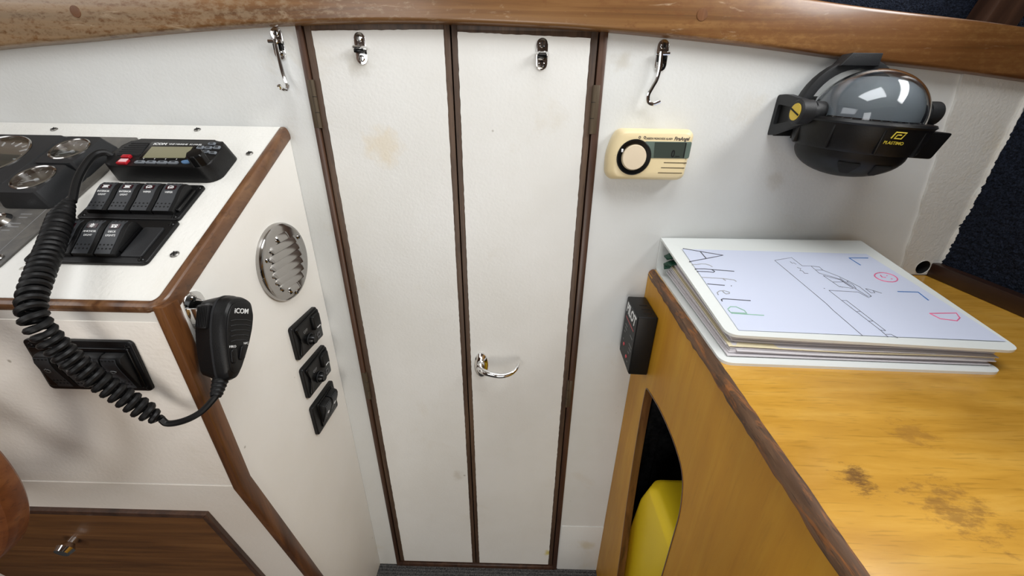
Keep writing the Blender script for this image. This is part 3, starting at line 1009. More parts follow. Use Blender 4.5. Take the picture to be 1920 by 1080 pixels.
def icon_lines(kind):
    if kind == 'dome':
        L = [[(-.0032, .0013), (.0032, .0013)], [(-.0030, .0010), (-.0016, .0004), (.0016, .0004), (.0030, .0010)]]
        return L + [[(x * .6, 0), (x, -.0020)] for x in (-.0030, -.0015, 0, .0015, .0030)]
    if kind == 'wiper':
        return [[(-.0030, -.0002), (-.0022, .0014), (0, .0019), (.0022, .0014), (.0030, -.0002), (.0020, -.0012), (-.0012, -.0012), (-.0030, -.0002)],
                [(-.0026, -.0018), (0, -.0004), (.0016, .0008)]]
    if kind == 'star':
        return [[(.0009 * cos(a), .0009 * sin(a)), (.0026 * cos(a), .0024 * sin(a))] for a in [radians(45 * k) for k in range(8)]] + \
               [[(.0010 * cos(a), .0010 * sin(a)) for a in [radians(60 * k) for k in range(7)]]]
    if kind == 'lamps':
        L = []
        for s in (-.0016, .0016):
            L += [[(s - .0011, 0), (s - .0008, .0014), (s + .0008, .0014), (s + .0011, 0), (s - .0011, 0)]]
            L += [[(s + d * .5, -.0006), (s + d, -.0022)] for d in (-.0010, 0, .0010)]
        return L
    if kind == 'power':
        return [[(.0024 * cos(a), .0024 * sin(a)) for a in [radians(115 + 310 * k / 14) for k in range(15)]], [(0, .0028), (0, .0006)]]
    return [[(-.0026, .0004), (-.0018, .0014), (.0012, .0014), (.0026, .0004), (.0012, -.0012), (-.0018, -.0012), (-.0026, .0004)]]


def rocker(parent, x, v0, w, Lr, hb, hf, icon, words, lens=True, dim=False, z=0.003, iv=0.26, dots_top=True):
    """x: left edge, v0: back edge; v grows down the slope; y = -v"""
    s = Lr / 0.039
    prof = [(0.0, z), (0.0006 * s, hb * 0.72), (0.0028 * s, hb * 0.94), (0.0075 * s, hb), (0.0140 * s, hb * 0.93), (0.0230 * s, hb * 0.74), (0.0384 * s, hf), (0.039 * s, z)]
    rx = frame((x, -v0, 0), (0, -1, 0), (0, 0, 1), (-1, 0, 0))       # profile plane: u -> -y, v -> z, extrude -> -x
    bm = N()
    prism(bm, prof, -w, 0.0, mw=rx)
    bmesh.ops.bevel(bm, geom=[e for e in bm.edges if abs(e.verts[0].co.x - e.verts[1].co.x) < 1e-7], offset=0.0009, segments=2, profile=0.5, affect='EDGES', clamp_overlap=True)
    rk = link('rocker', bm, M['black'], parent, sharp=40)
    face = [(p[0], p[1]) for p in prof[2:-1]]
    fa = [(v, h - 0.0015) for v, h in face] + [(v, h + 0.0005) for v, h in face][::-1]
    bm = N(); prism(bm, fa, -(w - 0.0045), -0.0012, mw=rx)
    f = link('rocker_face', bm, M['rocker'], rk, sharp=40)
    cx = x + (w - 0.0033) / 2
    ww = w - 0.006

    def on(v, lift=0.0007):
        h, a = prof_at(prof, v)
        return T(cx, -(v0 + v), h + lift) @ Matrix.Rotation(-a, 4, 'X')
    if lens:
        bm = N(); box(bm, -ww * 0.33, ww * 0.33, -0.0026, 0.0026, -0.0006, 0.0002)
        link('lens', bm, M['purple_lens'], rk, on(iv * Lr))
    strokes('icon', icon_lines(icon), 0.00038, rk, M['dim_ink' if dim else 'white_ink'], on(iv * Lr, 0.0010))
    for k, wd in enumerate([w_ for w_ in words if w_]):
        text('lettering', wd, 0.0031, rk, on((iv + 0.155 + 0.095 * k) * Lr, 0.0006), M['dim_ink' if dim else 'white_ink'], sx=0.95)
    bm = N()
    rowsv = [0.76, 0.86]
    if dots_top: rowsv += [0.10]
    for fv in rowsv:
        for k in range(4):
            cyl(bm, (k - 1.5) * ww * 0.26, 0, -0.0003, 0.0001, 0.0009, 8, mw=on(fv * Lr, 0.0006) @ T(0, 0))
    bmx = Matrix()
    link('grip_dots', bm, M['dark_hole'], rk)
    return rk


def plate(parent, x0, x1, v0, v1, h, screws, lip=None):
    bm = N(); prism(bm, rrect((x0 + x1) / 2, -(v0 + v1) / 2, x1 - x0, v1 - v0, 0.0045, 4), 0, h, rt=0.0010)
    link('base_plate', bm, M['black'], parent)
    for x, v in screws:
        screw(parent, x, -v, h - 0.0006, 0.0030, M['black_gloss'], cross=True, rot=20)


s1 = thing('switch_panel', 'upper black panel of four rockers, two lettered INTERIOR LIGHT and two WIPER, on the dash', 'switch panel', MP() @ T(0, 0, 0.0026), 'rocker switch panels on the console')
plate(s1, -0.1515, -0.0430, 0.1290, 0.1862, 0.0030, ((-0.1465, 0.1810), (-0.0475, 0.1340), (-0.0490, 0.1815)))
bm = N(); prism(bm, rrect(-0.0485, -0.1580, 0.0050, 0.034, 0.001, 2), 0.0028, 0.0065, rt=0.001)
link('frame_rib', bm, M['black_gloss'], s1)
for k, (ic, wd) in enumerate((('dome', ('INTERIOR', 'LIGHT')), ('dome', ('INTERIOR', 'LIGHT')), ('wiper', ('WIPER',)), ('wiper', ('WIPER',)))):
    rocker(s1, -0.1425 + 0.0236 * k, 0.1385, 0.0222, 0.0405, 0.0145, 0.0075, ic, wd)

s2 = thing('switch_panel', 'lower black panel with ANCHOR LIGHT and DECK LIGHTS rockers and one blank', 'switch panel', MP() @ T(0, 0, 0.0026), 'rocker switch panels on the console')
plate(s2, -0.1600, -0.0405, 0.1868, 0.2465, 0.0030, ((-0.0455, 0.1925), (-0.0475, 0.2410), (-0.1545, 0.2410)))
for k, (ic, wd) in enumerate((('power', ('',)), ('star', ('ANCHOR', 'LIGHT')), ('lamps', ('DECK', 'LIGHTS')))):
    rocker(s2, -0.1362 + 0.0222 * k, 0.1985, 0.0206, 0.0410, 0.0152, 0.0070, ic, wd, iv=0.27)
bm = N(); prism(bm, rrect(-0.0585, -0.2190, 0.0205, 0.0400, 0.002, 3), 0.0028, 0.0046, rt=0.0008)
link('blank_cover', bm, M['charcoal'], s2)
bm = N(); prism(bm, rrect(-0.0700, -0.2175, 0.0012, 0.0330, 0.0004, 2), 0.0028, 0.0065)
link('frame_rib', bm, M['black_gloss'], s2)

# front panel below the dash, frame on the front board
MF = frame((-0.4005, -0.2592, 0.7840), (1, 0, 0), (0, 0, 1), (0, -1, 0))
s3 = thing('switch_panel', 'black rocker panel on the console front below the dash, behind the coiled cord', 'switch panel', MF, 'rocker switch panels on the console')
plate(s3, -0.0505, 0.0505, 0.0, 0.0565, 0.0030, ((0.0450, 0.0060), (0.0455, 0.0515), (-0.0450, 0.0060)))
bm = N(); prism(bm, rrect(0, -0.0290, 0.0930, 0.0440, 0.002, 3), 0.0028, 0.0048, rt=0.0008)
link('inner_frame', bm, M['black_gloss'], s3)
for k, ic in enumerate(('power', 'horn', 'power', 'horn')):
    rocker(s3, -0.0370 + 0.0205 * k, 0.0110, 0.0192, 0.0400, 0.0125, 0.0055, ic, ('',), lens=False, dim=True, iv=0.42)

# ------------------------------------------------------------------ fist microphone, its hanger and its coiled cord
br = thing('microphone_hanger', 'chrome hanger clip holding the black fist microphone on the console side', 'bracket', MS(-0.2270, 0.8035))
bm = N(); prism(bm, rrect(0, 0, 0.024, 0.030, 0.0115, 6), 0.0, 0.0016, rt=0.0006)
link('back_plate', bm, M['chrome'], br)
for yy in (0.0085, -0.0085): screw(br, 0.0, yy, 0.0016, 0.0030, M['steel'], cross=True)
bm = N()
for s in (-1, 1): box(bm, s * 0.0090 - 0.0014, s * 0.0090 + 0.0014, -0.016, 0.002, 0.001, 0.0115, 0.0006)
box(bm, -0.0104, 0.0104, -0.0165, -0.0140, 0.001, 0.0115, 0.0006)
link('clip_jaw', bm, M['chrome'], br)

ya = Vector((0, sin(0.525), cos(0.525))); za = Vector((cos(-0.0831), sin(-0.0831), 0.0))
za = (za - ya * za.dot(ya)).normalized(); xa = ya.cross(za)
MM = frame((-0.2861, -0.2327, 0.7734), xa, ya, za)
mic = thing('fist_microphone', 'black fist microphone hung on the console side beside the corner post', 'microphone', MM)
MO = [(-0.0185, 0.031), (-0.008, 0.0345), (0.008, 0.0345), (0.0185, 0.031), (0.0235, 0.021), (0.0235, 0.008), (0.0205, -0.006), (0.0150, -0.021), (0.0095, -0.033),
      (0.0045, -0.0375), (-0.0045, -0.0375), (-0.0095, -0.033), (-0.0150, -0.021), (-0.0205, -0.006), (-0.0235, 0.008), (-0.0235, 0.021)]
MO = [(x * 0.806, y * 1.158) for x, y in MO]
MO = round_poly(MO, 0.004, 3)
def shrink(P, k, c=(0, 0.004)): return [((x - c[0]) * k + c[0], (y - c[1]) * k + c[1]) for x, y in P]
def loft(layers):
    bm = N()
    rs = [[bm.verts.new((x, y, z)) for x, y in P] for P, z in layers]
    n = len(rs[0])
    for a, b in zip(rs, rs[1:]):
        for k in range(n): bm.faces.new((a[k], a[(k + 1) % n], b[(k + 1) % n], b[k]))
    bm.faces.new(rs[0][::-1]); bm.faces.new(rs[-1])
    return bm
bm = loft([(shrink(MO, .78), -0.0185), (shrink(MO, .90), -0.0170), (shrink(MO, .95), -0.0090), (shrink(MO, 1.0), -0.0006)])
link('back_shell', bm, M['black'], mic)
bm = loft([(shrink(MO, 1.012), -0.0008), (shrink(MO, 1.012), 0.0014)])
link('seam_band', bm, M['charcoal'], mic)
bm = loft([(shrink(MO, 1.0), 0.0014), (shrink(MO, .985), 0.0080), (shrink(MO, .94), 0.0118), (shrink(MO, .86), 0.0134)])
link('front_shell', bm, M['black'], mic)
bm = loft([(shrink(MO, .84), 0.0130), (shrink(MO, .835), 0.0140), (shrink(MO, .81), 0.0144)])
fp = link('face_plate', bm, M['black_soft'], mic)
ZF = 0.0145
for k in range(5):
    yv = 0.0165 - 0.0050 * k; w = 0.0130 - 0.0006 * k
    bm = N(); tube(bm, [(-w, yv - 0.0012, ZF), (-w * 0.5, yv, ZF), (w * 0.5, yv, ZF), (w, yv - 0.0012, ZF)], 0.0006, 6)
    link('speaker_groove', bm, M['charcoal'], fp)
text('lettering', 'iCOM', 0.0070, fp, T(-0.0005, 0.0250, ZF + 0.0001), M['white_ink'], bold=0.0001)
text('lettering', 'HI/LO', 0.0032, fp, T(-0.0075, -0.0095, ZF + 0.0001), M['white_ink'])
text('lettering', '16/C', 0.0032, fp, T(0.0085, -0.0070, ZF + 0.0001), M['white_ink'])
for x, y, rz in ((-0.0052, -0.0185, 12), (0.0050, -0.0160, -6)):
    bm = N(); prism(bm, rrect(0, 0, 0.0070, 0.0145, 0.0032, 4), 0.0140, 0.0160, rt=0.0008)
    link('mic_button', bm, M['black'], mic, T(x, y) @ RZ(rz))
bm = N()
box(bm, -0.0212, -0.0150, 0.0070, 0.0300, -0.0140, -0.0025, 0.0020)
pt = link('talk_button', bm, M['black_soft'], mic)
for k in range(6):
    bm = N(); box(bm, -0.0219, -0.0208, 0.0090, 0.0280, -0.0128 + 0.0017 * k, -0.0120 + 0.0017 * k, 0.0003)
    link('grip_rib', bm, M['black'], pt)
bm = N(); lathe(bm, [(0, 0), (0.0070, 0), (0.0066, 0.0025), (0, 0.0025)], 20, T(0, 0.024, -0.0205))
link('hanger_stud', bm, M['steel'], mic)

cord = thing('coiled_cord', 'black coiled microphone cord draped over the dash edge from radio to microphone', 'cord', Matrix())
# strain relief of the microphone end
mb = MM @ Vector((0, -0.0405, -0.001))
SRend = Vector((-0.2835, -0.2690, 0.7290))
bm = N()
P = [mb + (SRend - mb) * t for t in [k / 14 for k in range(15)]]
tube(bm, P, [0.0068 - 0.0022 * k / 14 + (0.0007 if k % 3 == 0 else 0) for k in range(15)], 12)
bm.transform(MM.inverted())
link('strain_relief', bm, M['black_soft'], mic)
axis = spline([(-0.4580, -0.1690, 0.8895), (-0.4410, -0.1980, 0.8775), (-0.4200, -0.2310, 0.8625), (-0.4020, -0.2610, 0.8485), (-0.3905, -0.2815, 0.8365), (-0.3835, -0.2915, 0.8240),
               (-0.3810, -0.2915, 0.8060), (-0.3745, -0.2895, 0.7820), (-0.3630, -0.2870, 0.7580), (-0.3500, -0.2840, 0.7350), (-0.3345, -0.2810, 0.7090)], 40)
# even arc length
cum = [0.0]
for a, b in zip(axis, axis[1:]): cum.append(cum[-1] + (b - a).length)
Ltot = cum[-1]
turns = 40
steps = turns * 20
hel = []
nrm = Vector((1, 0, 0)); j = 0
for i in range(steps + 1):
    t = i / steps
    s = t * Ltot
    while j < len(cum) - 2 and cum[j + 1] < s: j += 1
    k = (s - cum[j]) / max(1e-9, cum[j + 1] - cum[j])
    p = axis[j].lerp(axis[j + 1], k)
    tg = (axis[min(j + 1, len(axis) - 1)] - axis[max(j - 1, 0)]).normalized()
    nrm = (nrm - tg * nrm.dot(tg)).normalized()
    bn = tg.cross(nrm)
    R_ = 0.0068 - 0.0006 * t ** 2
    R_ *= min(1, 0.35 + 6 * t) if t < 0.11 else 1
    R_ *= min(1, 0.30 + 14 * (1 - t)) if t > 0.95 else 1
    a = 2 * pi * turns * t
    hel.append(p + (nrm * cos(a) + bn * sin(a)) * R_)
lead_in = spline([(-0.4660, -0.0985, 0.9270), (-0.4705, -0.1020, 0.9315), (-0.4745, -0.1100, 0.9295), (-0.4720, -0.1260, 0.9210), (-0.4665, -0.1460, 0.9070), hel[0]], 6)
lead_out = spline([hel[-1], (-0.3290, -0.2805, 0.7050), (-0.3180, -0.2795, 0.7060), (-0.3050, -0.2780, 0.7110), (-0.2945, -0.2745, 0.7175), SRend, SRend + (mb - SRend) * 0.2], 8)
bm = N(); tube(bm, hel, 0.0029, 8)
link('coil', bm, M['black_soft'], cord)
bm = N(); tube(bm, lead_in, 0.0036, 10)
link('radio_lead', bm, M['black_soft'], cord)
bm = N(); tube(bm, lead_out, 0.0030, 10)
link('microphone_lead', bm, M['black_soft'], cord)
bm = N()
P = spline([(-0.4520, -0.0955, 0.9170), (-0.4590, -0.0965, 0.9215), (-0.4665, -0.0985, 0.9272)], 6)
tube(bm, P, [0.0068 - 0.0025 * k / (len(P) - 1) + (0.0006 if k % 3 == 0 else 0) for k in range(len(P))], 12)
link('cord_plug', bm, M['black_soft'], cord)

# ------------------------------------------------------------------ louvred vent on the console side
ve = thing('louvred_vent', 'round polished steel louvred vent on the white console side', 'vent', MS(-0.0808, 0.7945))
bm = N(); lathe(bm, [(0, 0), (0.0520, 0), (0.0522, 0.0035), (0.0508, 0.0062), (0.0485, 0.0073), (0.0470, 0.0075), (0, 0.0078)], 64)
link('vent_plate', bm, M['steel'], ve)
for k in range(8):
    Y = 0.0345 - 0.0102 * k
    half = sqrt(max(0.0001, 0.0415 ** 2 - Y ** 2)) * 0.93
    if k == 0: half *= 0.62
    if k == 7: half *= 0.72
    bm = N()
    nseg = 14
    cs = [(0.0058, -0.0006), (0.0034, 0.0010), (0.0006, 0.0023), (-0.0026, 0.0034), (-0.0038, 0.0034), (-0.0044, -0.0006)]
    rings = []
    for i in range(nseg + 1):
        u = -half + 2 * half * i / nseg
        e = min(1.0, (half - abs(u)) / 0.005)
        e = sqrt(max(0, 1 - (1 - e) ** 2)) if e < 1 else 1
        rings.append([bm.verts.new((u, Y + c[0] * (0.35 + 0.65 * e), 0.0076 + (c[1] * e if c[1] > 0 else c[1]))) for c in cs])
    for a, b in zip(rings, rings[1:]):
        for q in range(len(cs) - 1): bm.faces.new((a[q], a[q + 1], b[q + 1], b[q]))
    bm.faces.new(rings[0]); bm.faces.new(rings[-1][::-1])
    lo = link('louvre', bm, M['steel'], ve, sharp=50)
    bm = N(); box(bm, -half * 0.86, half * 0.86, Y - 0.0056, Y - 0.0042, 0.0072, 0.0079)
    link('louvre_slot', bm, M['dark_hole'], lo)
for y_, z_ in ((-0.0385, 0.0165), (0.0360, 0.0240), (0.0030, -0.0455)):
    screw(ve, y_, z_, 0.0074, 0.0033, M['steel'], cross=True, rot=25)

# ------------------------------------------------------------------ three small control panels below the vent
def control(label, z0, z1, kind):
    c = thing('control_panel', label, 'control panel', MS(-0.0705, (z0 + z1) / 2), 'small control panels under the vent')
    w, h = 0.070, z1 - z0
    bm = N(); prism(bm, rrect(0, 0, w, h, 0.004, 3), 0, 0.0055, rt=0.0016)
    link('base_plate', bm, M['black'], c)
    if kind == 'knob':
        bm = N(); prism(bm, round_poly([(-w / 2 + 0.004, h / 2 - 0.004), (w / 2 - 0.002, h / 2 - 0.002), (w / 2 - 0.002, -h / 2 + 0.002), (-w / 2 + 0.004, -h / 2 + 0.004), (-w / 2 + 0.012, 0)], 0.004, 3), 0.005, 0.0085, rt=0.0016)
        link('raised_face', bm, M['black_gloss'], c)
        bm = N(); lathe(bm, [(0, 0.0080), (0.0080, 0.0080), (0.0076, 0.0150), (0.0060, 0.0175), (0, 0.0180)], 28)
        kb = link('dimmer_knob', bm, M['black_gloss'], c, T(-0.004, -0.0085))
        bm = N(); tube(bm, circ3(0, 0, 0.0084, 0.0095, 24), 0.0009, 6, closed=True)
        link('knob_ring', bm, M['charcoal'], kb)
        bm = N(); prism(bm, rrect(0, 0, 0.0190, 0.0235, 0.003, 3), 0.0080, 0.0125, rt=0.0018)
        rk = link('rocker', bm, M['black'], c, T(0.0185, 0.0095))
        bm = N(); box(bm, -0.0045, 0.0045, -0.0095, -0.0080, 0.0120, 0.0127)
        link('mark', bm, M['white_ink'], rk)
        text('lettering', 'OFF', 0.0062, c, T(-0.010, 0.0085, 0.0086), M['dim_ink'])
        strokes('icon', [[(-.0035, -.0025), (-.0035, .003), (.0035, .003), (.0035, -.0025), (-.0035, -.0025)], [(-.0035, .0045), (.0035, .0045)]], 0.00035, c, M['dim_ink'], T(0.0195, -0.0155, 0.0088))
        for x, y in ((-0.0265, 0.0200), (0.028, 0.0205)): screw(c, x, y, 0.0084, 0.0026, M['black_soft'], cross=True)
    else:
        bm = N(); prism(bm, rrect(0.002, 0, 0.048, 0.046, 0.003, 3), 0.005, 0.0075, rt=0.0012)
        link('inner_frame', bm, M['black_gloss'], c)
    return c


def circ3(cx, cy, r, z, n): return [(x, y, z) for x, y in circ(cx, cy, r, n)]


def thing_local(name, parent): return None


control('uppermost small black dimmer panel on the console side, just under the round vent', 0.6525, 0.7055, 'knob')
control('middle small black dimmer panel on the console side, second below the vent', 0.5835, 0.6365, 'knob')
c3 = control('lowest small black panel below the vent, with two protruding rocker switches', 0.5105, 0.5655, 'rocker')
for k in range(2):
    rocker(c3, -0.0200 + 0.0225 * k, -0.0205, 0.0208, 0.0405, 0.0170, 0.0060, 'power', ('',), lens=False, dim=False, z=0.006, iv=0.5)

# ------------------------------------------------------------------ cabin hooks on the bulkhead
def hook(label, x, z, pathpts, fork=None):
    h = thing('cabin_hook', label, 'hook', T(x, 0, z), 'cabin hooks beside the doors')
    bm = N(); prism(bm, oval(0.0142, 0.0345), 0, 0.0016, rt=0.0007, mw=FB(0, 0))
    pltt = link('hook_plate', bm, M['chrome'], h)
    for k in (1, -1):
        s = screw_head(pltt, 0, 0, 0, 0.0036, M['steel']); s.matrix_basis = FB(0, 0.0107 * k, -0.0014)
    bm = N()
    for k in (1, -1): box(bm, -0.00045, 0.00045, -0.0027, 0.0027, 0.0030, 0.0034, mw=FB(0, 0.0107 * k))
    link('slots', bm, M['dark_hole'], pltt)
    bm = N(); box(bm, -0.0062, 0.0062, -0.0030, -0.0012, -0.0070, 0.0010, 0.0005)
    link('plate_window', bm, M['black_gloss'], pltt)
    bm = N()
    tube(bm, [(-0.0090, -0.0062, 0.0015), (0.0075, -0.0062, 0.0015)], 0.0021, 10)
    link('hinge_pin', bm, M['chrome'], h)
    bm = N(); P = spline(pathpts, 7)
    tube(bm, P, 0.0024, 10)
    link('hook_arm', bm, M['chrome'], h)
    return h


hook('chrome cabin hook hanging edge-on at top left of the left door', -0.3010, 1.0540,
     [(0.0005, -0.0075, 0.0035), (0.0015, -0.0092, -0.010), (0.0030, -0.0108, -0.030), (0.0055, -0.0125, -0.041), (0.0085, -0.0150, -0.0475), (0.0085, -0.0210, -0.0520), (0.0075, -0.0290, -0.0505), (0.0070, -0.0320, -0.0480)])
hook('chrome cabin hook right of the right door, curled end pointing right, above the cream alarm', 0.1752, 1.0470,
     [(-0.0038, -0.0090, 0.0030), (-0.0036, -0.0110, -0.014), (-0.0052, -0.0120, -0.0260), (-0.0092, -0.0122, -0.0350), (-0.0130, -0.0122, -0.0440), (-0.0118, -0.0125, -0.0520), (-0.0060, -0.0135, -0.0545), (0.0025, -0.0150, -0.0515)])

# ------------------------------------------------------------------ carbon monoxide alarm
co = thing('carbon_monoxide_alarm', 'cream carbon monoxide alarm with round button and display on the white bulkhead', 'alarm', T(0, 0, 0))
MC = FB(0.1735, 0.9315)
CO = [(-0.0510, 0.0200), (-0.0440, 0.0325), (0.0480, 0.0325), (0.0535, 0.0270), (0.0500, -0.0270), (0.0430, -0.0315), (-0.0490, -0.0315), (-0.0550, -0.0240), (-0.0560, 0.0)]
CO = round_poly(CO, 0.008, 4)
bm = loft([(shrink(CO, .985, (0, 0)), 0.0), (CO, 0.006), (shrink(CO, 1.0, (0, 0)), 0.014), (shrink(CO, .965, (0, 0)), 0.0215), (shrink(CO, .90, (0, 0)), 0.0262), (shrink(CO, .83, (0.004, 0)), 0.0278)])
bm.transform(MC)
body = link('case', bm, M['cream'], co, sharp=60)
bm = N(); lathe(bm, [(0, 0.024), (0.0222, 0.024), (0.0222, 0.0290), (0.0210, 0.0305), (0.0165, 0.0300), (0.0160, 0.0270), (0, 0.0270)], 48, MC @ T(-0.0232, -0.0018))
link('button_ring', bm, M['black_gloss'], co)
bm = N(); lathe(bm, [(0, 0.0265), (0.0152, 0.0265), (0.0156, 0.0305), (0.0148, 0.0318), (0, 0.0325)], 48, MC @ T(-0.0232, -0.0018))
link('test_button', bm, M['cream_knob'], co)
bm = N(); prism(bm, round_poly([(-0.0120, 0.0178), (0.0475, 0.0180), (0.0482, 0.0168), (0.0480, -0.0010), (0.0470, -0.0022), (-0.0020, -0.0024)], 0.002, 2), 0.0255, 0.0284, rt=0.0004, mw=MC)
sr = link('display_surround', bm, M['teal'], co)
bm = N(); prism(bm, [(0.0010, 0.0170), (0.0410, 0.0172), (0.0418, -0.0015), (0.0025, -0.0018)], 0.0275, 0.0288, mw=MC)
link('display', bm, M['screen_dark'], sr)
bm = N(); prism(bm, rrect(0, 0, 0.0012, 0.0180, 0.0003, 2), 0.0284, 0.0292, mw=MC @ T(0.0408, 0.0078))
link('display_edge', bm, M['dark_hole'], sr)
text('digits', '0', 0.0125, sr, MC @ T(0.0265, 0.0030, 0.0289), M['dark_hole'], sx=0.75, bold=0.0003)
text('digits', 'ppm', 0.0034, sr, MC @ T(0.0325, 0.0004, 0.0289), M['dark_hole'])
text('lettering', 'CARBON MONOXIDE ALARM', 0.0034, co, MC @ T(0.0055, 0.0212, 0.0280), M['dark_ink'], sx=0.78)
text('lettering', 'FireAngel', 0.0062, co, MC @ T(0.0345, 0.0214, 0.0280), M['dark_ink'], shear=0.25, sx=0.80, bold=0.0001)
for x in (-0.0190, -0.0125):
    bm = N(); tube(bm, [MC @ Vector(p) for p in circ3(x, 0.0225, 0.0012, 0.0279, 14)], 0.00035, 6, closed=True)
    link('indicator_ring', bm, M['dark_ink'], co)
for k, (a, b, zz_) in enumerate(((0.0170, 0.0465, -0.0078), (0.0145, 0.0450, -0.0142), (0.0115, 0.0432, -0.0207))):
    bm = N(); box(bm, a, b, zz_ - 0.0004, zz_ + 0.0005, 0.0262, 0.0281, mw=MC)
    sl = link('sounder_slot', bm, M['bronze'], co)
text('lettering', 'TEST', 0.0028, co, MC @ T(-0.0462, -0.0022, 0.0270) @ RZ(90), M['dark_ink'])
bm = N(); box(bm, -0.0410, -0.0385, 0.0045, 0.0085, 0.0296, 0.0309, 0.0003, mw=MC)
link('ring_mark', bm, M['white_ink'], co)

# ------------------------------------------------------------------ marine compass on its bulkhead bracket
cx, cy, cz = 0.3985, -0.0620, 0.9790
cp_ = thing('marine_compass', 'black bulkhead compass with clear dome and yellow cap, under the beam', 'compass', T(cx, cy, cz))
tilt = RY(3.0) @ RX(5.0)
bm = N()
lathe(bm, [(0.0545, -0.004), (0.0640, -0.004), (0.0655, -0.0020), (0.0640, 0.0004), (0.0545, 0.0010)], 64)
fl = link('flange', bm, M['black'], cp_, tilt)
bm = N()
prism(bm, round_poly([(0.050, 0.013), (0.0755, 0.011), (0.0795, 0.0), (0.0755, -0.011), (0.050, -0.013)], 0.006, 3), -0.0045, 0.0004, rt=0.0008)
prism(bm, round_poly([(-0.050, 0.013), (-0.0680, 0.009), (-0.0700, 0.0), (-0.0680, -0.009), (-0.050, -0.013)], 0.006, 3), -0.0045, 0.0004, rt=0.0008)
link('flange_ear', bm, M['black'], fl)
bm = N()
lathe(bm, [(0.056, -0.003), (0.0638, -0.003), (0.0632, -0.012), (0.0605, -0.0285), (0.0590, -0.0315), (0.0, -0.0315)], 64)
bd = link('housing', bm, M['black'], cp_, tilt, sharp=25)
for a in range(0, 360, 40):
    bm = N(); box(bm, 0.0585, 0.0640, -0.0012, 0.0012, -0.030, -0.006, 0.0005)
    link('housing_rib', bm, M['black'], bd, RZ(a + 12) @ T(0, 0, 0) )
bm = N()
prism(bm, round_poly([(0.040, -0.006), (0.0770, -0.006), (0.0690, -0.034), (0.040, -0.034)], 0.003, 3), -0.010, 0.034, rt=0.001, mw=RX(90))
link('pivot_block', bm, M['black'], bd)
bm = N()
pr = [(0.0545, -0.031)]
for k in range(1, 13):
    a = radians(90 * k / 12)
    pr.append((0.0545 * cos(a), -0.0335 - 0.0300 * sin(a)))
pr[-1] = (0, -0.0635)
lathe(bm, pr, 64)
bw = link('bowl', bm, M['black_soft'], cp_, tilt, sharp=40)
for a in (-122, -84):
    bm = N(); prism(bm, round_poly([(-0.011, 0.008), (0.011, 0.008), (0.004, -0.008), (-0.004, -0.008)], 0.002, 2), -0.001, 0.0012, rt=0.0003)
    link('bowl_recess', bm, M['dark_hole'], bw, RZ(a) @ T(0.0472, 0, -0.0485) @ RY(136) @ RZ(90))
# dome: a shell with thickness
bm = N()
pr = []
for k in range(0, 19):
    a = radians(90 * k / 18); pr.append((0.0545 * cos(a), 0.0010 + 0.0500 * sin(a)))
pr[-1] = (0, 0.0510)
inn = []
for k in range(0, 19):
    a = radians(90 * k / 18); inn.append((0.0525 * cos(a), 0.0010 + 0.0480 * sin(a)))
inn[-1] = (0, 0.0490)
lathe(bm, pr[::-1] + inn, 64)
lathe_close = None
link('clear_dome', bm, M['glass'], cp_, tilt, sharp=60)
# card and gimbal inside the dome
bm = N(); lathe(bm, [(0, -0.002), (0.052, -0.002), (0.052, 0.0005), (0.046, 0.0012), (0.045, 0.006), (0.030, 0.010), (0, 0.012)], 48)
cd = link('compass_card', bm, M['charcoal'], cp_, tilt)
bm = N(); lathe(bm, [(0.0490, 0.002), (0.0485, 0.012), (0.0455, 0.022), (0.0395, 0.031), (0.028, 0.0385), (0.014, 0.0425), (0, 0.0435)], 48)
link('card_bell', bm, M['card'], cp_, tilt)
bm = N()
for k in range(36):
    a = 2 * pi * k / 36
    tube(bm, [(0.0462 * cos(a), 0.0462 * sin(a), 0.0016), (0.0510 * cos(a), 0.0510 * sin(a), 0.0009)], 0.0005, 4)
link('degree_marks', bm, M['dim_ink'], cd)
for a, ch in ((-95, '18'), (-60, '15'), (-130, '21'), (-25, '12')):
    text('lettering', ch, 0.0085, cd, RZ(a + 90) @ T(0, -0.0395, 0.0085) @ RX(25), M['dim_ink'])
bm = N(); P = spline([(-0.026, -0.036, 0.002), (-0.022, -0.036, 0.018), (-0.008, -0.030, 0.027)], 6)
tube(bm, P, 0.0009, 6)
link('lubber_wire', bm, M['yellow_ink'], cp_, tilt)
# pivots, knobs
for s in (-1, 1):
    x0 = 0.0545
    bm = N()
    lathe(bm, [(0, x0 - 0.004), (0.0115, x0 - 0.004), (0.0115, x0 + 0.007), (0.0105, x0 + 0.0078), (0.0105, x0 + 0.0095), (0.0130, x0 + 0.0102), (0.0130, x0 + 0.0235), (0.0118, x0 + 0.0250), (0, x0 + 0.0250)],
          28, RY(90 * s))
    kb = link('pivot_knob', bm, M['charcoal'], cp_, T(0, 0, 0.0065))
    bm = N(); lathe(bm, [(0, 0), (0.0092, 0), (0.0090, 0.0008), (0, 0.0010)], 28, RY(90 * s) @ T(0, 0, x0 + 0.0248))
    if s < 0:
        cap = link('yellow_cap', bm, M['yellow_cap'], kb); cap['label'] = 'yellow slotted cap'
        bm = N(); box(bm, -(x0 + 0.0262), -(x0 + 0.0255), -0.0085, 0.0085, -0.0008, 0.0008)
        bm.transform(RX(25))
        link('cap_slot', bm, M['dark_hole'], kb)
    else:
        link('end_cap', bm, M['black'], kb)
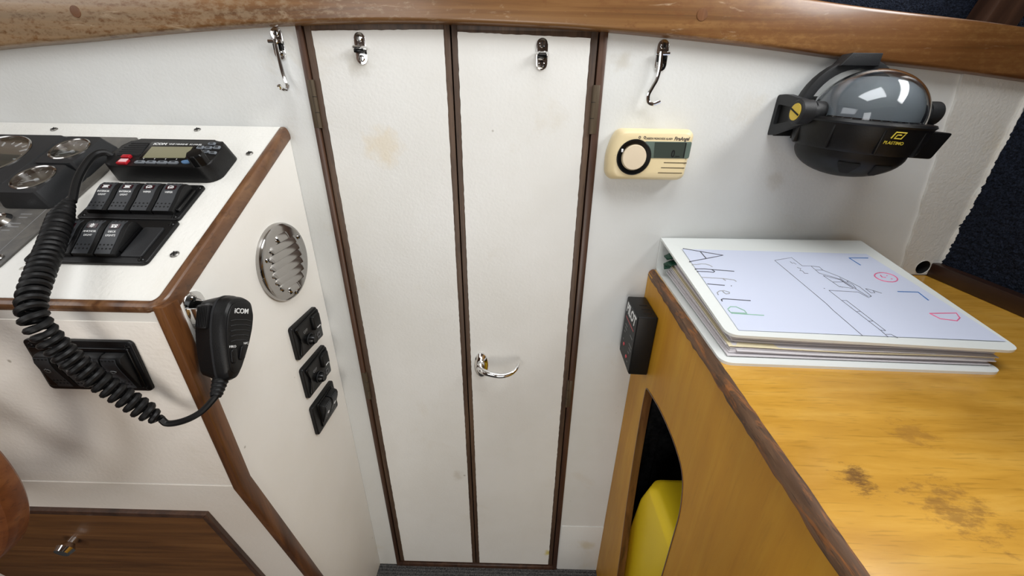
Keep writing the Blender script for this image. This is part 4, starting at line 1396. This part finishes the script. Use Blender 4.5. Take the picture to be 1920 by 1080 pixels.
# bracket: wall plate, two arms, arch with the top block
bm = N()
Wy = -cy - 0.0008
box(bm, -0.0610, 0.0610, Wy - 0.004, Wy, -0.0215, 0.0260, 0.001)
bk = link('wall_bracket', bm, M['black'], cp_)
for s in (-1, 1):
    bm = N()
    arm = round_poly([(Wy, -0.0215), (Wy, 0.0270), (Wy - 0.018, 0.0270), (0.006, 0.0190), (-0.0120, 0.0120), (-0.0130, 0.0010), (-0.004, -0.0060), (0.020, -0.0105)], 0.004, 3)
    win = round_poly([(Wy - 0.006, -0.008), (Wy - 0.006, 0.016), (0.026, 0.012), (0.022, -0.003)], 0.003, 3)
    prism(bm, arm, 0, 0.0075, mw=frame((s * 0.0640 - 0.00375, 0, 0), (0, 1, 0), (0, 0, 1), (1, 0, 0)), holes=(win[::-1],))
    link('bracket_arm', bm, M['charcoal'], bk)
    bm = N(); prism(bm, win, 0.0045, 0.006, mw=frame((s * 0.0640 - 0.00375 - (0.002 if s > 0 else 0), 0, 0), (0, 1, 0), (0, 0, 1), (1, 0, 0)))
    link('arm_web', bm, M['black_soft'], bk)
bm = N()
pa = []
for k in range(25):
    a = radians(-8 + 196 * k / 24)
    pa.append(((0, 0.0340, 0.0050), Vector((cos(a), 0, sin(a))), (0, 1, 0)))
sweep(bm, pa, round_poly([(0.0485, -0.006), (0.0600, -0.006), (0.0600, 0.006), (0.0485, 0.006)], 0.0015, 2))
link('arch', bm, M['charcoal'], bk)
bm = N()
lo4 = [(-0.0270, 0.0280), (0.0170, 0.0280), (0.0170, 0.0420), (-0.0270, 0.0420)]
prism(bm, [(-0.0280, 0.0560), (0.0160, 0.0560), (0.0160, 0.0690), (-0.0180, 0.0690)], -0.040, -0.0235, rt=0.0006, mw=frame((0, 0, 0), (1, 0, 0), (0, 0, 1), (0, -1, 0)))
link('top_block', bm, M['charcoal'], bk)
# emblem and lettering on the housing, at the front right
ML = tilt @ RZ(-97) @ T(0.0631, 0, -0.0135) @ RZ(90) @ RX(90) @ RX(9)
strokes('emblem', [[(-.0052, -.0032), (-.0036, .0030), (.0060, .0030), (.0042, -.0030), (-.0022, -.0030), (-.0012, .0006), (.0026, .0006)]], 0.0007, bd, M['yellow_ink'], tilt.inverted() @ ML @ T(0, 0.0035, 0.0006))
text('lettering', 'PLASTIMO', 0.0042, bd, tilt.inverted() @ ML @ T(0, -0.0042, 0.0004), M['yellow_ink'], bold=0.00005)

# ------------------------------------------------------------------ chart table on the right
tb = thing('chart_table', 'varnished beech chart table with worn dark edge and locker opening in its side', 'table', T(0, 0, 0))
TOPZ = 0.763
bm = N()
e0 = (0.2125, -0.0008); e1 = (0.1730, -0.60); e2 = (0.155, -0.86)
prism(bm, [e0, (0.660, -0.0008), (0.660, -0.86), e2, e1], TOPZ - 0.016, TOPZ, rt=0.0)
link('table_top', bm, M['beech'], tb)
# worn lipping along the edge
bm = N()
path = []
random.seed(3)
K = 90
for k in range(K + 1):
    t = k / K
    yv = -0.0008 - 0.85 * t
    xx = 0.2125 - 0.0659 * (-yv)
    w = random.uniform(-1, 1)
    path.append(((xx + 0.0004 * w, yv, TOPZ + 0.0002 * random.uniform(-1, 1)), (1, 0, 0), (0, 0, 1)))
rings = []
for o_, a_, b_ in path:
    dz = random.uniform(-0.0016, 0.0010) - 0.0022
    rings.append([bm.verts.new(Vector(o_) + Vector((u, 0, v))) for u, v in ((0.0010, -0.0095 + dz), (-0.0058, -0.0095 + dz), (-0.0066, -0.0070 + dz * 0.6), (-0.0056, -0.0032), (-0.0032, -0.0006), (-0.0005, 0.0005), (0.0016, 0.0005), (0.0020, -0.007))])
for a, b in zip(rings, rings[1:]):
    for k in range(8): bm.faces.new((a[k], a[(k + 1) % 8], b[(k + 1) % 8], b[k]))
bm.faces.new(rings[0][::-1]); bm.faces.new(rings[-1])
el = link('worn_lipping', bm, M['worn_edge'], tb); el['label'] = 'dark worn wooden lipping along the table edge'
# side panel with the rounded opening
opening = round_poly([(0.083, 0.604), (0.100, 0.6085), (0.150, 0.6190), (0.205, 0.6200), (0.245, 0.6110), (0.259, 0.570), (0.2605, 0.44), (0.2600, 0.12), (0.140, 0.085), (0.122, 0.235), (0.1010, 0.360), (0.0890, 0.473), (0.0830, 0.560)],
                     [0.02, 0.02, 0.03, 0.03, 0.05, 0.03, 0.05, 0.04, 0.05, 0.06, 0.05, 0.05, 0.02], 5)
bm = N(); prism(bm, [(0.0008, FLOOR), (0.86, FLOOR), (0.86, TOPZ - 0.005), (0.0008, TOPZ - 0.005)], -0.011, 0.0, mw=MT(), holes=(opening,))
link('side_panel', bm, M['beech_side'], tb)
bm = N()
n_ = len(opening)
pth = []
for i in range(n_):
    p = Vector(opening[i]); q = Vector(opening[(i + 1) % n_]); o_ = Vector(opening[i - 1])
    d_ = (q - o_).normalized(); pth.append((p, Vector((d_.y, -d_.x))))
rings = []
for p, nn in pth:
    rings.append([bm.verts.new(MT() @ Vector((p.x + nn.x * a, p.y + nn.y * a, z))) for a, z in ((0.0, 0.0006), (0.0018, 0.0006), (0.0018, -0.0115), (0.0, -0.0115))])
for i in range(n_):
    a, b = rings[i], rings[(i + 1) % n_]
    for k in range(4): bm.faces.new((a[k], a[(k + 1) % 4], b[(k + 1) % 4], b[k]))
link('opening_edge', bm, M['post_trim'], tb)
# locker interior: dark boards added to keep it black, ribs and floor
bm = N(); box(bm, 0.222, 0.64, -0.010, -0.002, 0.0, TOPZ - 0.02)
box(bm, 0.60, 0.61, -0.80, -0.01, 0.0, TOPZ - 0.02); box(bm, 0.222, 0.62, -0.80, -0.79, 0, TOPZ - 0.02)
link('added_dark_lining', bm, M['lining'], tb)
for k in range(5):
    bm = N(); box(bm, 0.245 + 0.07 * k, 0.270 + 0.07 * k, -0.024, -0.009, 0.0, TOPZ - 0.03, 0.002)
    link('lining_rib', bm, M['lining'], tb)
bm = N(); box(bm, 0.222, 0.62, -0.80, -0.01, 0.0, 0.008)
link('locker_floor', bm, M['lining'], tb)

# yellow jerrycan in the locker
jc = thing('jerrycan', 'yellow plastic jerrycan standing inside the chart table locker', 'jerrycan', T(0.305, -0.190, 0.008))
def cham(w, d, c): return [(-w + c, -d), (w - c, -d), (w, -d + c), (w, d - c), (w - c, d), (-w + c, d), (-w, d - c), (-w, -d + c)]
jl = [(cham(0.080, 0.112, 0.018), 0.0), (cham(0.084, 0.118, 0.018), 0.008), (cham(0.084, 0.118, 0.018), 0.275), (cham(0.084, 0.106, 0.020), 0.370), (cham(0.084, 0.084, 0.018), 0.424), (cham(0.074, 0.074, 0.016), 0.434)]
bm = loft(jl)
bmesh.ops.bevel(bm, geom=bm.edges[:], offset=0.006, segments=3, profile=0.5, affect='EDGES', clamp_overlap=True)
link('body', bm, M['can'], jc, sharp=50)
bm = N(); lathe(bm, [(0, 0.434), (0.022, 0.434), (0.022, 0.452), (0.019, 0.455), (0, 0.455)], 24, T(0.045, -0.02))
link('cap', bm, M['black'], jc)

# small black alarm box on the table side
pb = thing('alarm_box', 'small black lettered alarm box on the table side below the binder corner', 'alarm', MT())
S0, S1, ZB, ZT, TH = 0.010, 0.079, 0.6215, 0.7205, 0.0285
bm = N(); box(bm, S0, S1, ZB, ZT, 0.0004, TH, 0.0018, 3)
link('case', bm, M['black'], pb)
for k in range(3):
    bm = N(); box(bm, S0 + 0.030 + 0.013 * k, S0 + 0.0315 + 0.013 * k, ZT - 0.0002, ZT + 0.0003, 0.006, 0.018)
    link('vent_slot', bm, M['dark_hole'], pb)
bm = N(); prism(bm, rrect((S0 + S1) / 2, (ZB + ZT) / 2, S1 - S0 - 0.003, ZT - ZB - 0.003, 0.002, 3), TH - 0.0002, TH + 0.0003)
lb = link('label_face', bm, M['black_soft'], pb)
text('lettering', 'PILOT', 0.0225, lb, T((S0 + S1) / 2, ZT - 0.014, TH + 0.0005), M['white_ink'], bold=0.0006, shear=0.12, sx=0.92)
bm = N(); box(bm, S0 + 0.010, S1 - 0.010, ZT - 0.0305, ZT - 0.0285, TH + 0.0002, TH + 0.0005)
link('red_rule', bm, M['red'], lb)
bm = N()
for a, b, c in ((0.014, 0.042, 0.012), (0.014, 0.048, 0.012), (0.013, 0.055, 0.006), (0.012, 0.070, 0.004), (0.046, 0.044, 0.014), (0.047, 0.058, 0.016), (0.050, 0.064, 0.012), (0.048, 0.072, 0.006), (0.050, 0.088, 0.004)):
    box(bm, S0 + a, S0 + a + c, ZT - b, ZT - b + 0.0018, TH + 0.0002, TH + 0.0005)
link('fine_print', bm, M['dim_ink'], lb)
for a, b in ((0.022, 0.074), (0.044, 0.083)):
    bm = N(); lathe(bm, [(0, 0), (0.0030, 0), (0.0028, 0.0012), (0, 0.0022)], 16)
    link('indicator_lamp', bm, M['red_led'], pb, T(S0 + a, ZT - b, TH))

# ------------------------------------------------------------------ ring binder
bi = thing('ring_binder', 'white ring binder with crayon-lettered cover lying on the chart table', 'binder', Matrix())
FLc, FRc, NLc, NRc = Vector((.2148, -.0035, .8143)), Vector((.480, -.035, .825)), Vector((.206, -.232, .787)), Vector((.4665, -.25, .787))
FLb, FRb, NLb, NRb = Vector((.2155, -.0035, .7662)), Vector((.478, -.0045, .7660)), Vector((.1975, -.2485, .7660)), Vector((.4570, -.2545, .7660))
def bil(q, s, t): return (q[0] * (1 - s) + q[1] * s) * (1 - t) + (q[2] * (1 - s) + q[3] * s) * t
CT = (FLc, FRc, NLc, NRc); CB = (FLb, FRb, NLb, NRb)


def cover(q, th, rc):
    P = round_poly([(0, 0), (1, 0), (1, 1), (0, 1)], [0.004, 0.004, rc, rc], 6)
    Q = []
    for i in range(len(P)):                                  # add points along the long sides
        a, b = Vector(P[i]), Vector(P[(i + 1) % len(P)])
        n = max(1, int((b - a).length / 0.12))
        Q += [tuple(a.lerp(b, k / n)) for k in range(n)]
    bm = N()
    up = [bm.verts.new(bil(q, s, t)) for s, t in Q]
    nrm = (q[1] - q[0]).cross(q[0] - q[2]).normalized()
    lo = [bm.verts.new(bil(q, s, t) - nrm * th) for s, t in Q]
    n = len(Q)
    cu = bm.verts.new(bil(q, .5, .5)); cl = bm.verts.new(bil(q, .5, .5) - nrm * th)
    for k in range(n):
        bm.faces.new((up[k], up[(k + 1) % n], cu)); bm.faces.new((lo[(k + 1) % n], lo[k], cl))
        bm.faces.new((lo[k], lo[(k + 1) % n], up[(k + 1) % n], up[k]))
    return bm, nrm


bm, NT_ = cover(CT, 0.0030, 0.05)
fc = link('front_cover', bm, M['cover'], bi)
bm, _ = cover(CB, 0.0030, 0.05)
link('back_cover', bm, M['cover'], bi)
bm = N()
vs = [bm.verts.new(p) for p in (FLc, FRc, FRc - NT_ * .003, FLc - NT_ * .003)]
sp = [(FLc, FRc), (FLc - NT_ * .003, FRc - NT_ * .003)]
bm.free(); bm = N()
th = Vector((0, 0.003, 0))
a = [FLc, FRc, FRb, FLb]
o1 = [bm.verts.new(p - th * 0.2) for p in a]; o2 = [bm.verts.new(p + th * 0.8) for p in a]
bm.faces.new(o1); bm.faces.new(o2[::-1])
for k in range(4): bm.faces.new((o1[k], o1[(k + 1) % 4], o2[(k + 1) % 4], o2[k]))
link('spine', bm, M['cover'], bi)
# title sheet under the clear pocket
SH_ = [(0.066, 0.165), (0.93, 0.178), (0.985, 0.945), (0.05, 0.968)]
bm = N()
top = [bm.verts.new(bil(CT, s, t) + NT_ * 0.0005) for s, t in SH_]; bot = [bm.verts.new(bil(CT, s, t) - NT_ * 0.001) for s, t in SH_]
mids = []
bm.free(); bm = N()
G = 10
def shq(u, v): return ((SH_[0][0] * (1 - u) + SH_[1][0] * u) * (1 - v) + (SH_[3][0] * (1 - u) + SH_[2][0] * u) * v,
                       (SH_[0][1] * (1 - u) + SH_[1][1] * u) * (1 - v) + (SH_[3][1] * (1 - u) + SH_[2][1] * u) * v)
COVER_MID = bil(CT, .5, .5)
def on_cover(s, t, lift=0.0):
    """the fan-triangulated cover surface is close to the bilinear patch; the sheet floats a hair above both"""
    return bil(CT, s, t) + NT_ * (0.0008 + lift)
g = [[bm.verts.new(on_cover(*shq(i / G, j / G))) for i in range(G + 1)] for j in range(G + 1)]
for j in range(G):
    for i in range(G): bm.faces.new((g[j][i], g[j][i + 1], g[j + 1][i + 1], g[j + 1][i]))
sheet = link('title_sheet', bm, M['paper'], bi, recalc=False)
DRAW = {'dark':[[(0.071,0.16),(0.243,0.241),(0.054,0.335)],[(0.147,0.197),(0.148,0.284)],[(0.056,0.42),(0.1,0.417),(0.131,0.422),(0.228,0.434)],[(0.131,0.422),(0.138,0.443),(0.129,0.453),(0.102,0.448),(0.057,0.449)],[(0.061,0.582),(0.132,0.59)],[(0.158,0.591),(0.161,0.593)],[(0.069,0.743),(0.071,0.727),(0.081,0.72),(0.188,0.726)]],
'grey':[[(0.057,0.368),(0.078,0.368),(0.102,0.358),(0.123,0.358),(0.139,0.372),(0.144,0.39)],[(0.059,0.513),(0.1,0.516),(0.15,0.519),(0.194,0.53),(0.198,0.544)],[(0.148,0.519),(0.154,0.54)],[(0.073,0.686),(0.075,0.665),(0.091,0.647),(0.111,0.643),(0.129,0.656),(0.124,0.669),(0.108,0.673),(0.104,0.659),(0.104,0.646)]],
'green':[[(0.068,0.809),(0.086,0.787),(0.108,0.786),(0.13,0.814),(0.13,0.836),(0.097,0.836),(0.069,0.835),(0.068,0.816)],[(0.07,0.842),(0.191,0.846)]],
'pen':[[(0.49,0.959),(0.484,0.777),(0.486,0.721),(0.481,0.613),(0.466,0.288),(0.56,0.247),(0.565,0.345),(0.604,0.344),(0.603,0.424),(0.647,0.464),(0.663,0.486),(0.67,0.571)],[(0.604,0.344),(0.637,0.352),(0.635,0.388),(0.602,0.388)],[(0.635,0.388),(0.672,0.453),(0.688,0.498),(0.705,0.552),(0.705,0.636),(0.689,0.639),(0.677,0.57),(0.667,0.467)],[(0.608,0.448),(0.62,0.557),(0.67,0.571),(0.659,0.486),(0.608,0.448)],[(0.616,0.513),(0.659,0.509)],[(0.688,0.498),(0.678,0.503),(0.688,0.534),(0.681,0.57)],[(0.558,0.598),(0.671,0.603),(0.686,0.652),(0.704,0.638)],[(0.558,0.598),(0.563,0.688),(0.582,0.686),(0.596,0.916),(0.579,0.914),(0.563,0.688)],[(0.572,0.777),(0.584,0.776)],[(0.573,0.85),(0.589,0.848)],[(0.579,0.914),(0.578,0.959)],[(0.581,0.942),(0.6,0.94),(0.61,0.962)],[(0.72,0.567),(0.741,0.582),(0.737,0.604),(0.721,0.605),(0.72,0.567)],[(0.741,0.582),(0.763,0.606)],[(0.532,0.297),(0.533,0.318),(0.542,0.312),(0.546,0.328)],[(0.534,0.365),(0.544,0.379),(0.53,0.4),(0.54,0.405),(0.537,0.429),(0.552,0.431)],[(0.623,0.555),(0.631,0.562)],[(0.547,0.578),(0.55,0.582)]],
'blue':[[(0.91,0.23),(0.824,0.235),(0.832,0.318)],[(0.837,0.584),(0.917,0.582),(0.913,0.653)]],
'pink':[[(0.906,0.465),(0.896,0.477),(0.883,0.486),(0.87,0.491),(0.856,0.491),(0.844,0.487),(0.834,0.479),(0.828,0.467),(0.826,0.453),(0.828,0.438),(0.835,0.423),(0.845,0.411),(0.858,0.402),(0.872,0.397),(0.886,0.396),(0.898,0.401),(0.908,0.41),(0.914,0.422),(0.915,0.436),(0.913,0.451),(0.906,0.465)],[(0.859,0.424),(0.855,0.443),(0.868,0.447)],[(0.883,0.425),(0.885,0.428)],[(0.883,0.457),(0.887,0.462)],[(0.846,0.765),(0.95,0.752),(0.938,0.789),(0.911,0.814),(0.858,0.804),(0.846,0.765)]]}
def ink(name, keys, r, mat):
    bm = N()
    for L in keys:
        P = []
        for (a, b), (c, d) in zip(L, L[1:]):
            n = max(1, int(sqrt((c - a) ** 2 + (d - b) ** 2) / 0.05))
            P += [on_cover(a + (c - a) * k / n, b + (d - b) * k / n, 0.0001) for k in range(n)]
        P.append(on_cover(L[-1][0], L[-1][1], 0.0001))
        tube(bm, P, r, 6)
    return link(name, bm, mat, sheet)
D_ = DRAW
for keys, r_, m_ in ((D_['dark'][0:2], .0006, 'pen'), (D_['grey'][0:1], .00055, 'grey_pen'), (D_['dark'][2:4], .0006, 'pen'), (D_['grey'][1:3], .00055, 'grey_pen'),
                     (D_['dark'][4:6], .0006, 'pen'), (D_['grey'][3:4], .00055, 'grey_pen'), (D_['dark'][6:7], .0006, 'pen'), (D_['green'], .00065, 'green_pen'),
                     (D_['blue'][0:1], .00065, 'blue_pen'), (D_['blue'][1:2], .00065, 'blue_pen'), (D_['pink'][4:5], .00065, 'pink')):
    ink('letter', keys, r_, M[m_])
ink('smiling_face', D_['pink'][0:4], .00065, M['pink'])
ink('boat_sketch', D_['pen'], 0.00026, M['pen'])
# page stack: each sheaf its own slightly wavy leaf between the covers
NP = 20
for i in range(NP):
    f0 = 0.07 + 0.83 * i / NP
    f1 = f0 + 0.83 / NP * 0.80
    s0 = 0.024 + random.uniform(0, 0.020) + (0.02 if i in (5, 11) else 0)
    s1 = 0.965 + random.uniform(0, 0.02)
    t0 = 0.10; t1 = 0.955 + random.uniform(-0.012, 0.018)
    bm = N()
    nx, ny = 12, 4
    wv = random.uniform(0, 6)
    grids = []
    for f in (f0, f1):
        gg = []
        for jj in range(ny + 1):
            t = t0 + (t1 - t0) * jj / ny
            row = []
            for ii in range(nx + 1):
                s = s0 + (s1 - s0) * ii / nx
                p = bil(CB, s, t).lerp(bil(CT, s, t) - NT_ * 0.0030, f)
                p.z += 0.0007 * sin(s * 7 + wv * 0.25 + i * 0.15) * min(1, f * 3, (1 - f) * 3)
                row.append(bm.verts.new(p))
            gg.append(row)
        grids.append(gg)
    lo, up = grids
    for jj in range(ny):
        for ii in range(nx):
            bm.faces.new((lo[jj + 1][ii], lo[jj + 1][ii + 1], lo[jj][ii + 1], lo[jj][ii]))
            bm.faces.new((up[jj][ii], up[jj][ii + 1], up[jj + 1][ii + 1], up[jj + 1][ii]))
    for ii in range(nx):
        bm.faces.new((lo[ny][ii], up[ny][ii], up[ny][ii + 1], lo[ny][ii + 1])); bm.faces.new((lo[0][ii + 1], up[0][ii + 1], up[0][ii], lo[0][ii]))
    for jj in range(ny):
        bm.faces.new((lo[jj][0], up[jj][0], up[jj + 1][0], lo[jj + 1][0])); bm.faces.new((lo[jj + 1][nx], up[jj + 1][nx], up[jj][nx], lo[jj][nx]))
    link('page', bm, M['page_cream'] if i == 9 else M['pages'], bi)
for k in range(9):
    t = 0.115 + 0.016 * (k % 5); f = 0.30 + 0.06 * k
    p = bil(CB, 0.010, t).lerp(bil(CT, 0.010, t), f)
    bm = N(); box(bm, -0.001, 0.016, -0.007, 0.007, -0.0009, 0.0009, 0.0003)
    link('index_tab', bm, M['tab'], bi, T(*p) @ RY(-18) @ RZ(random.uniform(-25, 25)))

# ------------------------------------------------------------------ steering wheel at the left
WX, WY, WZ, WR = -0.5400, -0.345, 0.7150, 0.1350
sw = thing('steering_wheel', 'wooden steering wheel rim at the left edge before the console', 'steering wheel', frame((WX, WY, WZ), (1, 0, 0), (0, 0, 1), (0, -1, 0)))
bm = N()
sec = round_poly([(-0.032, -0.010), (0, -0.010), (0, 0.010), (-0.032, 0.010)], 0.0055, 3)
K = 96
rings = []
for k in range(K):
    a = 2 * pi * k / K
    rings.append([bm.verts.new((cos(a) * (WR + u), sin(a) * (WR + u), v)) for u, v in sec])
for k in range(K):
    a, b = rings[k], rings[(k + 1) % K]
    for j in range(len(sec)): bm.faces.new((a[j], a[(j + 1) % len(sec)], b[(j + 1) % len(sec)], b[j]))
link('rim', bm, M['wheel_wood'], sw)
for k in range(5):
    bm = N(); a = radians(90 + 72 * k + 12)
    tube(bm, [(0.018 * cos(a), 0.018 * sin(a), 0), (0.060 * cos(a), 0.060 * sin(a), 0), (0.106 * cos(a), 0.106 * sin(a), 0)], [0.0085, 0.0060, 0.0090], 12)
    link('spoke', bm, M['wheel_wood'], sw)
bm = N(); lathe(bm, [(0, -0.012), (0.026, -0.012), (0.028, 0.0), (0.024, 0.014), (0.012, 0.018), (0, 0.018)], 32)
link('hub', bm, M['wheel_wood'], sw)
bm = N(); cyl(bm, 0, 0, -0.0865, -0.010, 0.011, 20)
link('shaft', bm, M['steel'], sw)
